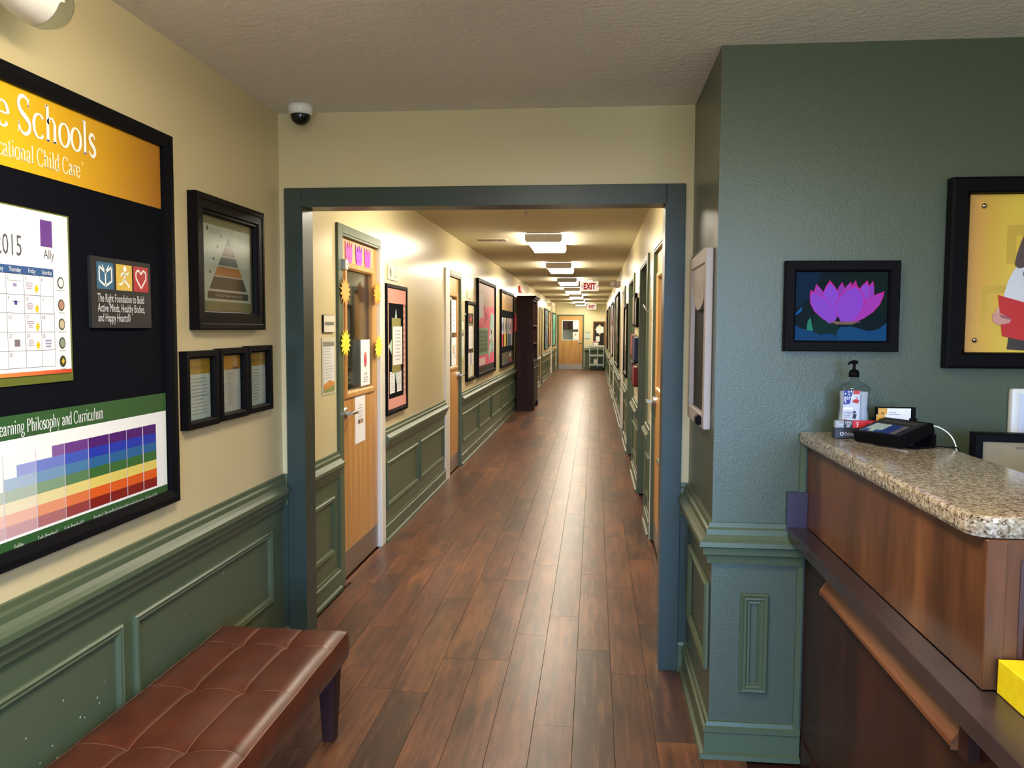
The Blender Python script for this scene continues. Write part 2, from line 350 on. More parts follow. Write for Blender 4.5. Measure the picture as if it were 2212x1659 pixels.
G = {  # advance, strokes of a broad-pen roman alphabet
 'o': (.48, [arc(.24, .225, .19, .225, 0, 360, 28)]),
 'c': (.43, [arc(.24, .225, .19, .225, 42, 318, 24)]),
 'e': (.44, [arc(.23, .225, .18, .225, 4, 322, 24), ('s', [(.06, .24), (.4, .24)])]),
 's': (.37, [('m', spl((.31, .35), (.26, .43), (.16, .44), (.08, .36), (.13, .27), (.24, .2), (.31, .11), (.25, .015), (.13, .005), (.05, .1)))]),
 'l': (.26, [stem(.13, 0, .68), ser(.13, .012), ('s', [(.04, .655), (.13, .675)])]),
 'h': (.52, [stem(.13, 0, .68), ser(.13, .012), ('s', [(.04, .655), (.13, .675)]), arch(.13, .39), ser(.39, .012)]),
 'n': (.52, [stem(.13, 0, .44), ser(.13, .012), ('s', [(.04, .42), (.13, .44)]), arch(.13, .39), ser(.39, .012)]),
 'm': (.78, [stem(.13, 0, .44), ser(.13, .012), ('s', [(.04, .42), (.13, .44)]), arch(.13, .39), ser(.39, .012), arch(.39, .65), ser(.65, .012)]),
 'r': (.36, [stem(.13, 0, .44), ser(.13, .012), ('s', [(.04, .42), (.13, .44)]), spl((.13, .3), (.2, .41), (.29, .44), (.33, .39))]),
 'i': (.27, [stem(.13, 0, .44), ser(.13, .012), ('s', [(.04, .42), (.13, .44)]), ('d', (.13, .62))]),
 'u': (.52, [stem(.39, 0, .44), ('s', [(.39, .012), (.48, .02)]), spl((.13, .44), (.13, .2), (.14, .07), (.23, 0), (.33, .04), (.39, .12)), ('s', [(.04, .43), (.13, .43)]), ('s', [(.3, .43), (.39, .43)])]),
 'd': (.5, [stem(.37, 0, .68), ('s', [(.37, .012), (.46, .02)]), ('s', [(.28, .655), (.37, .675)]), arc(.22, .225, .17, .225, 35, 325, 22)]),
 'b': (.5, [stem(.12, .02, .68), ('s', [(.03, .655), (.12, .675)]), arc(.26, .225, .18, .225, -145, 145, 22)]),
 'p': (.5, [stem(.13, -.2, .44), ser(.13, -.19), ('s', [(.04, .42), (.13, .44)]), arc(.27, .225, .18, .225, -145, 145, 22)]),
 'q': (.5, [stem(.37, -.2, .44), ser(.37, -.19), arc(.22, .225, .17, .225, 35, 325, 22)]),
 'g': (.46, [arc(.21, .3, .14, .15, 0, 360, 20), spl((.14, .16), (.08, .09), (.2, .04), (.36, .01), (.37, -.12), (.2, -.2), (.05, -.13), (.1, -.03), (.2, .02)), ('s', [(.3, .41), (.43, .43)])]),
 'a': (.44, [spl((.08, .34), (.14, .43), (.25, .43), (.31, .35), (.31, .15), (.32, .03), (.42, .03)), spl((.31, .26), (.16, .21), (.07, .12), (.11, .02), (.21, .02), (.31, .1))]),
 't': (.3, [spl((.13, .58), (.13, .3), (.13, .08), (.19, .01), (.28, .05)), ('s', [(.03, .43), (.27, .43)])]),
 'f': (.31, [spl((.33, .62), (.25, .68), (.15, .6), (.14, .3), (.14, 0)), ser(.14, .012), ('s', [(.04, .43), (.28, .43)])]),
 'y': (.48, [('w', [(.08, .43), (.25, .02)]), ('s', spl((.42, .43), (.26, .02), (.17, -.18), (.06, -.17))), ser(.09, .43, .07, .08), ser(.41, .43, .07, .06)]),
 'v': (.48, [('w', [(.08, .43), (.25, .01)]), ('s', [(.42, .43), (.25, .01)]), ser(.09, .43, .07, .08), ser(.41, .43, .07, .06)]),
 'x': (.48, [('w', [(.08, .43), (.4, .01)]), ('s', [(.4, .43), (.08, .01)]), ser(.09, .43), ser(.39, .43), ser(.08, .012), ser(.4, .012)]),
 'k': (.5, [stem(.13, 0, .68), ser(.13, .012), ('s', [(.38, .43), (.15, .2)]), ('w', [(.22, .26), (.43, .01)]), ser(.4, .43), ser(.42, .012)]),
 'S': (.54, [('m', spl((.42, .5), (.37, .63), (.25, .67), (.12, .62), (.08, .5), (.16, .38), (.31, .3), (.44, .2), (.43, .07), (.3, -.01), (.15, .02), (.07, .17))), ('s', [(.42, .48), (.43, .66)]), ('s', [(.07, .19), (.06, 0)])]),
 'P': (.56, [stem(.15, 0, .66), ser(.15, .012), ('s', [(.05, .65), (.27, .65)]), arc(.27, .49, .2, .16, -90, 90, 14), ('s', [(.15, .33), (.27, .33)])]),
 'C': (.64, [arc(.34, .33, .28, .34, 38, 322, 26), ('s', [(.57, .5), (.58, .66)])]),
 'E': (.58, [stem(.15, 0, .66), ('s', [(.05, .65), (.5, .65)]), ('s', [(.05, .012), (.53, .012)]), ('s', [(.15, .34), (.4, .34)]), ('s', [(.5, .65), (.51, .52)]), ('s', [(.52, .012), (.54, .15)])]),
 'L': (.56, [stem(.15, 0, .66), ser(.15, .65), ('s', [(.05, .012), (.52, .012)]), ('s', [(.51, .012), (.53, .16)])]),
 'B': (.6, [stem(.15, 0, .66), ('s', [(.05, .65), (.3, .65)]), ('s', [(.05, .012), (.3, .012)]), arc(.28, .5, .19, .15, -90, 90, 14), arc(.3, .18, .22, .17, -90, 90, 14), ('s', [(.15, .35), (.3, .35)])]),
 'T': (.58, [stem(.29, 0, .66), ser(.29, .012), ('s', [(.04, .65), (.54, .65)]), ('s', [(.045, .65), (.035, .5)]), ('s', [(.535, .65), (.545, .5)])]),
 'I': (.32, [stem(.16, 0, .66), ser(.16, .012), ser(.16, .65)]),
 'K': (.66, [stem(.15, 0, .66), ser(.15, .012), ser(.15, .65), ('s', [(.55, .65), (.18, .3)]), ('w', [(.28, .38), (.58, .01)]), ser(.54, .65), ser(.57, .012)]),
 '-': (.32, [('s', [(.06, .22), (.26, .22)])]), ' ': (.25, []),
}
def serif_text(t, thin=0.034, thick=0.104):
    vs, fs, x0 = [], [], 0.0
    for ch in t:
        adv, st = G.get(ch, G['o'])
        for q in st:
            mode, p = q if isinstance(q[0], str) else ('n', q)
            b = len(vs)
            if mode == 'd':
                vs += [(x0 + p[0] + .052 * math.cos(k * PI / 5), p[1] + .052 * math.sin(k * PI / 5)) for k in range(10)]
                fs.append(tuple(range(b, b + 10))); continue
            n = len(p)
            for i in range(n):
                a, c = p[max(i - 1, 0)], p[min(i + 1, n - 1)]
                if i in (0, n - 1) and n > 2 and math.dist(p[0], p[-1]) < 1e-6: a, c = p[-2], p[1]
                dx, dy = c[0] - a[0], c[1] - a[1]; l = math.hypot(dx, dy) or 1; dx /= l; dy /= l
                w = {'s': thin, 'w': thick, 'm': thin + (thick * 1.05 - thin) * math.sin(PI * i / (n - 1)) ** 1.2, 'n': thin + (thick - thin) * abs(dy) ** 1.6}[mode] / 2
                vs += [(x0 + p[i][0] - dy * w, p[i][1] + dx * w), (x0 + p[i][0] + dy * w, p[i][1] - dx * w)]
            fs += [(b + 2 * i, b + 2 * i + 1, b + 2 * i + 3, b + 2 * i + 2) for i in range(n - 1)]
        x0 += adv
    return vs, fs, x0

# ------------------------------------------------------------------ the setting
XL, YB, YB2, XR, YG, HC = -1.41, 3.66, 3.775, 0.4154, 2.915, 2.45
XCL, XCR, YE = -1.455, 0.42, 31.4
OX0, OX1, OZ = -1.301, 0.300, 2.04
REAR, XFAR = -3.0, 3.2
LRAIL, CRAIL = 0.836, 0.80

def strips(fr, segs, thick, h, m, name, label):
    """a wall of boxes: segs = [(u0, u1, z0, z1)]"""
    b = MB(fr)
    for u0, u1, z0, z1 in segs: b.box(u0, u1, z0, z1, -thick, 0, m)
    return struct(b.build(name, origin=fr(segs[0][0], 0, 0)), label)
LDOORS = [(4.70, 5.56), (8.27, 8.97), (22.35, 23.25), (27.75, 28.6)]
RDOORS = [(5.03, 5.95), (6.66, 7.66), (8.95, 10.1), (11.6, 12.65), (17.0, 17.9), (21.0, 21.9)]
DH = 2.045
def door_segs(doors, y0, y1):
    out, a = [], y0
    for p, q in doors: out += [(a, p, 0, HC), (p, q, DH, HC)]; a = q
    return out + [(a, y1, 0, HC)]
wall_ll = strips(FL(XL), [(REAR, YB, 0, HC)], 0.15, HC, BEIGE, 'wall_left', 'beige lobby wall')
wall_cl = strips(FL(XCL), door_segs(LDOORS, YB2, YE), 0.14, HC, BEIGE_C, 'corridor_wall_left', 'beige corridor wall')
wall_cr = strips(FR(XCR), door_segs(RDOORS, YB2, YE), 0.14, HC, BEIGE_C, 'corridor_wall_right', 'beige corridor wall')
b = MB(); b.box(-1.6, OX0, YB, YB2, 0, HC, BEIGE).box(OX1, XR + 0.15, YB, YB2, 0, HC, BEIGE).box(OX0, OX1, YB, YB2, OZ, HC, BEIGE)
wall_lb = struct(b.build('wall_back', origin=(0, YB, 0)), 'beige wall around the corridor opening')
b = MB(); b.box(XR, XR + 0.12, YG, YB, 0, HC, GREEN); wall_ret = struct(b.build('return_wall', origin=(XR, YG, 0)), 'green return wall')
b = MB(); b.box(XR + 0.12, XFAR, YG, YG + 0.12, 0, HC, GREEN)
b.box(XR, XR + 0.12, YG - 0.0005, YG, 0, HC, GREEN)
wall_lg = struct(b.build('wall_right', origin=(XR, YG, 0)), 'green wall behind the reception desk')
b = MB(); b.box(XFAR, XFAR + 0.1, REAR, YG + 0.12, 0, HC, BEIGE); struct(b.build('side_wall'), 'lobby side wall')
# entrance wall behind the camera with a wide glazed opening
b = MB(); b.box(XL, -0.8, REAR - 0.1, REAR, 0, HC, BEIGE).box(1.9, XFAR, REAR - 0.1, REAR, 0, HC, BEIGE).box(-0.8, 1.9, REAR - 0.1, REAR, 2.3, HC, BEIGE)
struct(b.build('wall_rear'), 'entrance wall')
win = MB(FB(REAR)); win.ring(-0.8, 0.0, 1.9, 2.3, 0.06, -0.08, 0.0, BLACK)
for x in (0.1, 1.0): win.box(x - 0.03, x + 0.03, 0.06, 2.24, -0.07, -0.01, BLACK)
window = struct(win.build('window_1'), 'glazed entrance')
b = MB(); b.box(-1.7, -1.33, YE, YE + 0.1, 0, HC, BEIGE_C).box(-0.44, XCR + 0.15, YE, YE + 0.1, 0, HC, BEIGE_C).box(-1.33, -0.44, YE, YE + 0.1, 2.0, HC, BEIGE_C)
wall_e = struct(b.build('corridor_end_wall', origin=(-0.5, YE, 0)), 'beige corridor end wall')
b = MB(); b.box(-1.9, 0.1, YE + 2.5, YE + 2.55, 0, HC, BEIGE).box(-1.95, -1.9, YE + 0.1, YE + 2.55, 0, HC, BEIGE).box(0.1, 0.15, YE + 0.1, YE + 2.55, 0, HC, BEIGE).box(-1.9, 0.1, YE + 0.1, YE + 2.5, HC, HC + 0.05, CEIL).box(-1.9, 0.1, YE + 0.1, YE + 2.5, -0.05, 0, CHERRYD)
struct(b.build('end_room_wall'), 'room behind the end door')
area('end_room_fill', (-0.9, YE + 1.3, HC - 0.02), (0, 0, 0), 0.6, 0.6, 22, (1.0, 0.93, 0.8))  # added bare area light so the room shows through the end door glass
b = MB(); b.box(-1.6, XFAR + 0.1, REAR - 0.1, YB2 - 0.06, HC, HC + 0.08, CEIL); struct(b.build('ceiling'), 'textured lobby ceiling')
b = MB(); b.box(-1.65, 0.7, YB2 - 0.06, YE + 0.1, HC, HC + 0.08, CEIL_C); struct(b.build('corridor_ceiling'), 'corridor ceiling')
# dim classrooms behind the door lights
for nm, x0, x1 in (('classroom_wall_left', -4.2, -1.6), ('classroom_wall_right', 0.57, 3.1)):
    b = MB(); t = 0.05; xa, xb = (x0, x1) if x0 < 0 else (x1, x0)
    b.box(min(xa, xb), max(xa, xb), 3.9, 3.95, 0, HC, BEIGE).box(min(xa, xb), max(xa, xb), 13.4, 13.45, 0, HC, BEIGE)
    b.box(min(xa, xb), max(xa, xb), 3.9, 13.45, HC, HC + t, BEIGE).box(min(xa, xb), max(xa, xb), 3.9, 13.45, -t, 0, CHERRYD)
    b.box(xa - t if x0 < 0 else xa, xa if x0 < 0 else xa + t, 3.9, 13.45, 0, HC, BEIGE)
    struct(b.build(nm), 'classroom shell behind the doors')
    area('classroom_fill', ((x0 + x1) / 2, 7.5, HC - .03), (0, 0, 0), 1.2, 5.0, 40, (.95, .97, 1.0))  # added fill with no fixture, lifts the view through the door glass

# floor of planks
PW, PL = 0.1515, 1.215
slab = MB(); slab.box(-1.6, XFAR + 0.1, REAR - 0.1, YB2, -0.06, -0.011, CHERRYD).box(-1.6, 0.6, YB2, YE, -0.06, -0.011, CHERRYD)
floor = struct(slab.build('floor', origin=(0, 0, 0)), 'dark brown plank floor')
def plank_verts(w, l, g=0.0004, ch=0.0009):
    a, b_, c, d = g, w - g, g, l - g
    v = [(a, c, -0.011), (b_, c, -0.011), (b_, d, -0.011), (a, d, -0.011), (a, c, -ch), (b_, c, -ch), (b_, d, -ch), (a, d, -ch),
         (a + ch, c + ch, 0), (b_ - ch, c + ch, 0), (b_ - ch, d - ch, 0), (a + ch, d - ch, 0)]
    f = [(8, 9, 10, 11)] + [(i, (i + 1) % 4, 4 + (i + 1) % 4, 4 + i) for i in range(4)] + [(4 + i, 4 + (i + 1) % 4, 8 + (i + 1) % 4, 8 + i) for i in range(4)]
    return v, f
planks = []
rp = random.Random(21)
k0 = int(math.floor((-1.46 + 0.215) / PW)) - 1
for k in range(k0, 24):
    xa = -0.215 + k * PW; xb = xa + PW; y = REAR - rp.uniform(0, PL)
    while y < YE:
        y1 = y + PL; lo, hi = (-1.455, 0.42) if y > YB else (-1.41, 2.2 if y1 < 1.0 else 0.75)
        if y < YB < y1: lo, hi = -1.41, (0.42 if xa > 0.3 else 0.75)
        a, b_, c, d = max(xa, lo), min(xb, hi), max(y, REAR), min(y1, YE)
        if b_ - a > 0.012 and d - c > 0.02: planks.append((a, b_, c, d))
        y = y1
def seen(p):
    cx, cy = (p[0] + p[1]) / 2, p[3]
    return cy > 1.9 and (cy < 3.9 and -1.5 < cx < 0.8 or cy >= 3.9)
near = sorted([p for p in planks if seen(p)], key=lambda p: p[2])[:300]
rest = [p for p in planks if p not in set(near)]
pm = {}
for a, b_, c, d in near:
    key = (round(b_ - a, 3), round(d - c, 3))
    if key not in pm:
        v, f = plank_verts(b_ - a, d - c); me = bpy.data.meshes.new('plank'); me.from_pydata(v, [], f); me.materials.append(PLANK); pm[key] = me
    o = bpy.data.objects.new('plank', pm[key]); COL.objects.link(o); o.parent = floor; o.location = (a, c, 0)
b = MB()
for a, b_, c, d in rest:
    v, f = plank_verts(b_ - a, d - c); b.add([(x + a, y + c, z) for x, y, z in v], f, PLANK)
o = b.build('far_planking', parent=floor); o['kind'] = 'stuff'

# mouldings
def molding(prof, path, m, name, parent=None, origin=None):
    """profile [(out, z)] swept along an XY path, the room on the right-hand side of travel"""
    P = [Vector((x, y)) for x, y in path]; n = len(P); vs = []; k = len(prof)
    for i in range(n):
        d0 = (P[i] - P[i - 1]).normalized() if i > 0 else None
        d1 = (P[i + 1] - P[i]).normalized() if i < n - 1 else None
        nr = lambda d: Vector((d.y, -d.x))
        if d0 is None: off = nr(d1)
        elif d1 is None: off = nr(d0)
        else:
            a, c = nr(d0), nr(d1); off = (a + c) / (1 + a.dot(c))
        for o_, z in prof: q = P[i] + off * o_; vs.append((q.x, q.y, z))
    fs = [(i * k + j, (i + 1) * k + j, (i + 1) * k + j + 1, i * k + j + 1) for i in range(n - 1) for j in range(k - 1)]
    fs += [tuple(range(k)), tuple((n - 1) * k + j for j in range(k - 1, -1, -1))]
    return MB().add(vs, fs, m).build(name, parent, origin)
def rail_prof(t): return [(0, t), (.012, t), (.014, t - .016), (.022, t - .022), (.024, t - .04), (.034, t - .052), (.046, t - .062), (.048, t - .078), (.036, t - .084), (.034, t - .108), (.022, t - .114), (.018, t - .142), (0, t - .142)]
BASEP = [(0, .128), (.008, .126), (.012, .112), (.02, .108), (.02, .092), (.015, .088), (.017, .022), (.03, .016), (.032, 0), (0, 0)]
PROF = [(0, 0), (0, .010), (.006, .016), (.014, .012), (.020, .014), (.030, .006), (.030, 0)]
def wainscot_face(fr, u0, u1, z1, m, wall):
    return MB(fr).box(u0, u1, 0, z1, 0, 0.003, m).build('wainscot_face', wall)
def panels(fr, lst, z0, z1, m, wall):
    for u0, u1 in lst:
        MB(fr).ring(u0, z0, u1, z1, 0.03, 0, 0.016, m, [(a, h + 0.002) for a, h in PROF]).build('panel_molding', wall)
# lobby left wall
wainscot_face(FL(XL), REAR, YB, LRAIL - 0.1, SAGE, wall_ll)
molding(rail_prof(LRAIL), [(XL, REAR), (XL, YB), (-1.381, YB)], SAGE, 'chair_rail', wall_ll)
struct(molding(BASEP, [(XL, REAR), (XL, YB), (-1.381, YB)], SAGE, 'baseboard_left'), 'sage baseboard')
panels(FL(XL), [(2.39, 3.49), (1.22, 2.325), (0.06, 1.155), (-1.1, -0.01)], 0.295, 0.612, SAGE, wall_ll)
MB(FB(YB)).box(XL, -1.381, 0, LRAIL - 0.1, 0, 0.003, TEAL).build('wainscot_face', wall_lb)
MB(FB(YB)).box(0.380, XR, 0, LRAIL - 0.1, 0, 0.003, TEAL).build('wainscot_face', wall_lb)
# right return and green wall
molding(rail_prof(LRAIL), [(0.380, YB), (XR, YB), (XR, YG), (0.72, YG)], SAGE, 'chair_rail', wall_lg)
struct(molding(BASEP, [(0.380, YB), (XR, YB), (XR, YG), (0.725, YG)], SAGE, 'baseboard_right'), 'sage baseboard')
panels(FR(XR), [(2.95, 3.49)], 0.295, 0.607, SAGE, wall_ret)
for d, w, pr in ((0, 0, PROF), (0.026, 0, [(0, 0), (0, .008), (.008, .010), (.012, .004), (.012, 0)])):
    MB(FB(YG)).ring(0.515 + d, 0.235 + d, 0.612 - d, 0.588 - d, 0.03, 0, 0, SAGE, [(a, h + 0.0005) for a, h in pr]).build('panel_molding', wall_lg)
MB(FB(YG)).box(0.703, 0.722, 0, 1.115, 0, 0.014, SAGE).build('end_strip', wall_lg)
b = MB(); b.box(XR - 0.002, XR, YG - 0.002, YG + 0.022, LRAIL, 2.15, GREEN).box(XR - 0.002, XR + 0.022, YG - 0.0025, YG, LRAIL, 2.15, GREEN)
b.build('corner_guard', wall_lg)
# cased opening
t = empty_struct('trim_1', (-0.5, YB, 0), 'teal casing around the corridor opening')
fb = FB(YB)
for nm, a0, a1, b0, b1 in (('casing_jamb', -1.381, OX0, 0, 2.12), ('casing_jamb', OX1, 0.380, 0, 2.12), ('casing_head', OX0, OX1, OZ, 2.12)):
    MB(fb).box(a0, a1, b0, b1, -0.001, 0.02, TEAL).build(nm, t, bevel=0.002)
for nm, a0, a1, b0, b1 in (('jamb_lining', OX0 - 0.012, OX0 + 0.004, 0, OZ), ('jamb_lining', OX1 - 0.004, OX1 + 0.012, 0, OZ), ('head_lining', OX0, OX1, OZ - 0.004, OZ + 0.012)):
    MB(fb).box(a0, a1, b0, b1, -(YB2 - YB), 0.0195, TEAL).build(nm, t)
# corridor wainscot
def rails(fr_is_left, wall, segs, x, pan):
    fr = FL(x) if fr_is_left else FR(x)
    for u0, u1 in segs:
        p = [(x, u0), (x, u1)] if fr_is_left else [(x, u1), (x, u0)]
        molding(rail_prof(CRAIL), p, SAGE, 'chair_rail', wall)
        struct(molding(BASEP, p, SAGE, 'corridor_baseboard_' + ('left' if fr_is_left else 'right')), 'sage baseboard')
        wainscot_face(fr, u0, u1, CRAIL - 0.1, SAGE, wall)
    panels(fr, pan, 0.235, 0.558, SAGE, wall)
rails(True, wall_cl, [(YB2, 4.61), (5.66, 8.04), (9.02, 22.27), (23.33, 27.67), (28.68, YE)], XCL,
      [(3.86, 4.52), (5.72, 6.77), (6.87, 7.95), (9.12, 10.35), (10.45, 11.65), (11.75, 12.95), (13.05, 14.2), (14.3, 15.25), (16.6, 17.8), (17.9, 19.1), (19.2, 20.4), (20.5, 22.1), (23.45, 24.8), (24.9, 26.2), (26.3, 27.55), (28.8, 29.9), (30.0, 31.2)])
rails(False, wall_cr, [(YB2, 4.95), (6.03, 6.58), (7.74, 8.87), (10.18, 11.52), (12.73, 16.92), (17.98, 20.92), (21.98, YE)], XCR,
      [(3.86, 4.85), (6.12, 6.5), (7.84, 8.78), (10.28, 11.42), (12.85, 14.1), (14.2, 15.5), (15.6, 16.8), (18.1, 19.4), (19.5, 20.8), (22.1, 23.4), (23.5, 24.8), (24.9, 26.2), (26.3, 27.6), (27.7, 29.0), (29.1, 31.2)])
fe = FB(YE)
wainscot_face(fe, -0.36, XCR, CRAIL - 0.1, SAGE, wall_e)
molding(rail_prof(CRAIL), [(-0.37, YE), (XCR, YE)], SAGE, 'chair_rail', wall_e)
struct(molding(BASEP, [(-0.37, YE), (XCR, YE)], SAGE, 'end_baseboard'), 'sage baseboard')

# ------------------------------------------------------------------ doors
def lever(fr, u, z, sgn, parent, c0):
    """lever handle: rose, neck and bent lever pointing along sgn*u"""
    b = MB(fr); cx = Vector((u, z, c0))
    prof = [(0.0, 0.028), (0.026, 0.027), (0.038, 0.018), (0.042, 0.0)]
    n = 18; vs = []
    for i in range(n):
        a = 2 * PI * i / n
        for r, h in prof: vs.append((u + r * math.cos(a), z + r * math.sin(a), c0 + h))
    k = len(prof)
    b.add(vs, [(i * k + j, ((i + 1) % n) * k + j, ((i + 1) % n) * k + j + 1, i * k + j + 1) for i in range(n) for j in range(k - 1)], STEEL, True)
    b.box(u - 0.009, u + 0.009, z - 0.009, z + 0.009, c0 + 0.02, c0 + 0.065, STEEL)
    b.box(min(u, u + sgn * 0.1), max(u, u + sgn * 0.1), z - 0.008, z + 0.009, c0 + 0.05, c0 + 0.066, STEEL)
    b.box(min(u + sgn * 0.09, u + sgn * 0.115), max(u + sgn * 0.09, u + sgn * 0.115), z - 0.011, z + 0.006, c0 + 0.03, c0 + 0.062, STEEL)
    return b.build('lever_handle', parent, bevel=0.002)
def door(n, fr, u0, u1, rec, label, near_m=SAGE, far_m=SAGE, lite=None, handle=None, kick=True, near_w=0.09, far_w=0.09, slab_m=None, reveal=None, small=False):
    d = empty_struct('door_%d' % n, fr((u0 + u1) / 2, 0, 0), label)
    slab_m = slab_m or MAPLE
    cas = [('casing_jamb', u0 - near_w, u0, 0, DH + 0.05, near_m), ('casing_jamb', u1, u1 + far_w, 0, DH + 0.05, far_m), ('casing_head', u0, u1, DH, DH + 0.05, SAGE)]
    for nm, a0, a1, b0, b1, m in cas: MB(fr).box(a0, a1, b0, b1, -0.001, 0.016, m).build(nm, d, bevel=0.002)
    rm = reveal or SAGE
    b = MB(fr); b.box(u0, u0 + 0.012, 0, DH, -0.13, 0.012, rm); b.build('jamb_lining', d)
    b = MB(fr); b.box(u1 - 0.012, u1, 0, DH, -0.13, 0.012, rm); b.build('jamb_lining', d)
    b = MB(fr); b.box(u0, u1, DH - 0.012, DH, -0.13, 0.012, SAGE); b.build('head_lining', d)
    a0, a1 = u0 + 0.014, u1 - 0.014; c1 = -rec; c0 = c1 - 0.042
    b = MB(fr)
    if lite:
        l0, l1, z0, z1 = lite
        b.box(a0, l0, 0.008, DH - 0.014, c0, c1, slab_m).box(l1, a1, 0.008, DH - 0.014, c0, c1, slab_m)
        b.box(l0, l1, 0.008, z0, c0, c1, slab_m).box(l0, l1, z1, DH - 0.014, c0, c1, slab_m)
    else: b.box(a0, a1, 0.008, DH - 0.014, c0, c1, slab_m)
    leaf = b.build('door_leaf', d)
    if lite:
        MB(fr).ring(l0 - 0.03, z0 - 0.03, l1 + 0.03, z1 + 0.03, 0.04, c1, c1 + 0.012, slab_m, [(0, c1), (0, c1 + .008), (.008, c1 + .013), (.03, c1 + .012), (.04, c1 + .002), (.04, c1 - .02)]).build('lite_frame', leaf)
        MB(fr).box(l0, l1, z0, z1, c1 - 0.026, c1 - 0.02, GLASS).build('glass_pane', leaf)
    if kick: MB(fr).box(a0 + 0.01, a1 - 0.01, 0.012, 0.165, c1, c1 + 0.0015, KICK).build('kick_plate', leaf)
    if handle: lever(fr, handle[0], handle[1], handle[2], leaf, c1)
    return d
fl, frr = FL(XCL), FR(XCR)
door(1, fl, 4.70, 5.56, 0.012, 'maple door with paper flowers', SAGE, CREAM, (4.83, 5.43, 1.11, 1.86), (4.765, 1.0, 1), near_w=0.085, far_w=0.10, reveal=CREAM)
door(2, fl, 8.27, 8.97, 0.012, 'maple door beside the pennant board', CREAM, SAGE, (8.32, 8.86, 1.1, 1.84), (8.90, 1.0, 1), near_w=0.22, far_w=0.05)
door(3, fl, 22.35, 23.25, 0.012, 'maple door beyond the bookcase', SAGE, SAGE, None, (22.42, 1.0, 1))
door(4, fl, 27.75, 28.6, 0.06, 'white framed door near the corridor end', CREAM, CREAM, None, (27.85, 1.0, 1), reveal=CREAM)
door(5, frr, 5.03, 5.95, 0.012, 'maple door just inside the opening', SAGE, CREAM, (5.2, 5.78, 1.1, 1.86), (5.86, 1.0, 1), near_w=0.08, far_w=0.03)
door(6, frr, 6.66, 7.66, 0.1, 'deep set green framed door', SAGE, SAGE, None, (7.5, 1.0, -1), reveal=SAGE)
door(7, frr, 8.95, 10.1, 0.1, 'deep set green framed door', SAGE, SAGE, None, None, reveal=SAGE)
door(8, frr, 11.6, 12.65, 0.08, 'cream framed door', SAGE, CREAM, None, (12.5, 1.0, -1), reveal=CREAM)
door(9, frr, 17.0, 17.9, 0.06, 'far door', SAGE, CREAM, None, None, reveal=CREAM)
door(10, frr, 21.0, 21.9, 0.06, 'far door', SAGE, CREAM, None, None, reveal=CREAM)
# end door stands on the end wall face
d = empty_struct('door_11', (-0.89, YE, 0), 'maple door at the corridor end')
MB(fe).ring(-1.385, -0.06, -0.386, 2.05, 0.055, 0, 0.03, SAGE).build('door_casing', d)
b = MB(fe); z0, z1 = 1.10, 1.82
b.box(-1.33, -1.195, 0.008, 1.995, 0.002, 0.022, MAPLE).box(-0.595, -0.441, 0.008, 1.995, 0.002, 0.022, MAPLE).box(-1.195, -0.595, 0.008, z0, 0.002, 0.022, MAPLE).box(-1.195, -0.595, z1, 1.995, 0.002, 0.022, MAPLE)
leaf = b.build('door_leaf', d)
MB(fe).ring(-1.215, z0 - 0.02, -0.575, z1 + 0.02, 0.03, 0.02, 0.03, CREAM).build('lite_frame', leaf)
MB(fe).box(-1.195, -0.595, z0, z1, 0.012, 0.016, GLASS).build('glass_pane', leaf)
MB(fe).box(-1.325, -0.446, 0.01, 0.19, 0.022, 0.024, KICK).build('kick_plate', leaf)
lever(fe, -0.52, 1.01, -1, leaf, 0.022)

# ------------------------------------------------------------------ lobby, left wall
WHT, K = ink((244, 244, 242)), ink((30, 30, 34)); GREY = ink((120, 120, 124)); LGREY = ink((176, 176, 180))
def framed(name, fr, u0, v0, u1, v1, w, depth, m, label, cat, group=None, prof=None, face=None, glass=True, face_c=0.008):
    t = thing(name, fr((u0 + u1) / 2, v0, 0), label, cat, group)
    prof = prof or [(0, 0.001), (0, depth), (w * 0.35, depth), (w * 0.8, depth * 0.72), (w, depth * 0.6), (w, face_c)]
    MB(fr).ring(u0, v0, u1, v1, w, 0, depth, m, prof).build('frame', t)
    b = MB(fr); b.box(u0 + w * 0.5, u1 - w * 0.5, v0 + w * 0.5, v1 - w * 0.5, 0.001, face_c, face or PAPER)
    return t, b
f_l = FL(XL)
# chipped paint on the wainscot
rc = random.Random(5); b = MB(f_l); CHIP = mat('bare_paint_chip', (206, 206, 196), .6)
for u, v, s_ in [(3.02, .56, .006), (3.06, .535, .003), (2.05, .50, .004), (2.12, .42, .006), (2.14, .41, .005), (2.2, .44, .005), (2.21, .42, .004), (2.0, .40, .004), (2.02, .355, .012), (2.035, .345, .007), (1.95, .38, .004), (2.72, .50, .003), (2.6, .48, .002), (2.18, .36, .003), (1.9, .47, .004), (2.24, .47, .003)]:
    b.poly([(u + s_ * rc.uniform(.4, 1) * math.cos(k * 1.05), v + s_ * rc.uniform(.3, .8) * math.sin(k * 1.05)) for k in range(6)], .0034, CHIP)
o = b.build('paint_chips', wall_ll); o['kind'] = 'stuff'
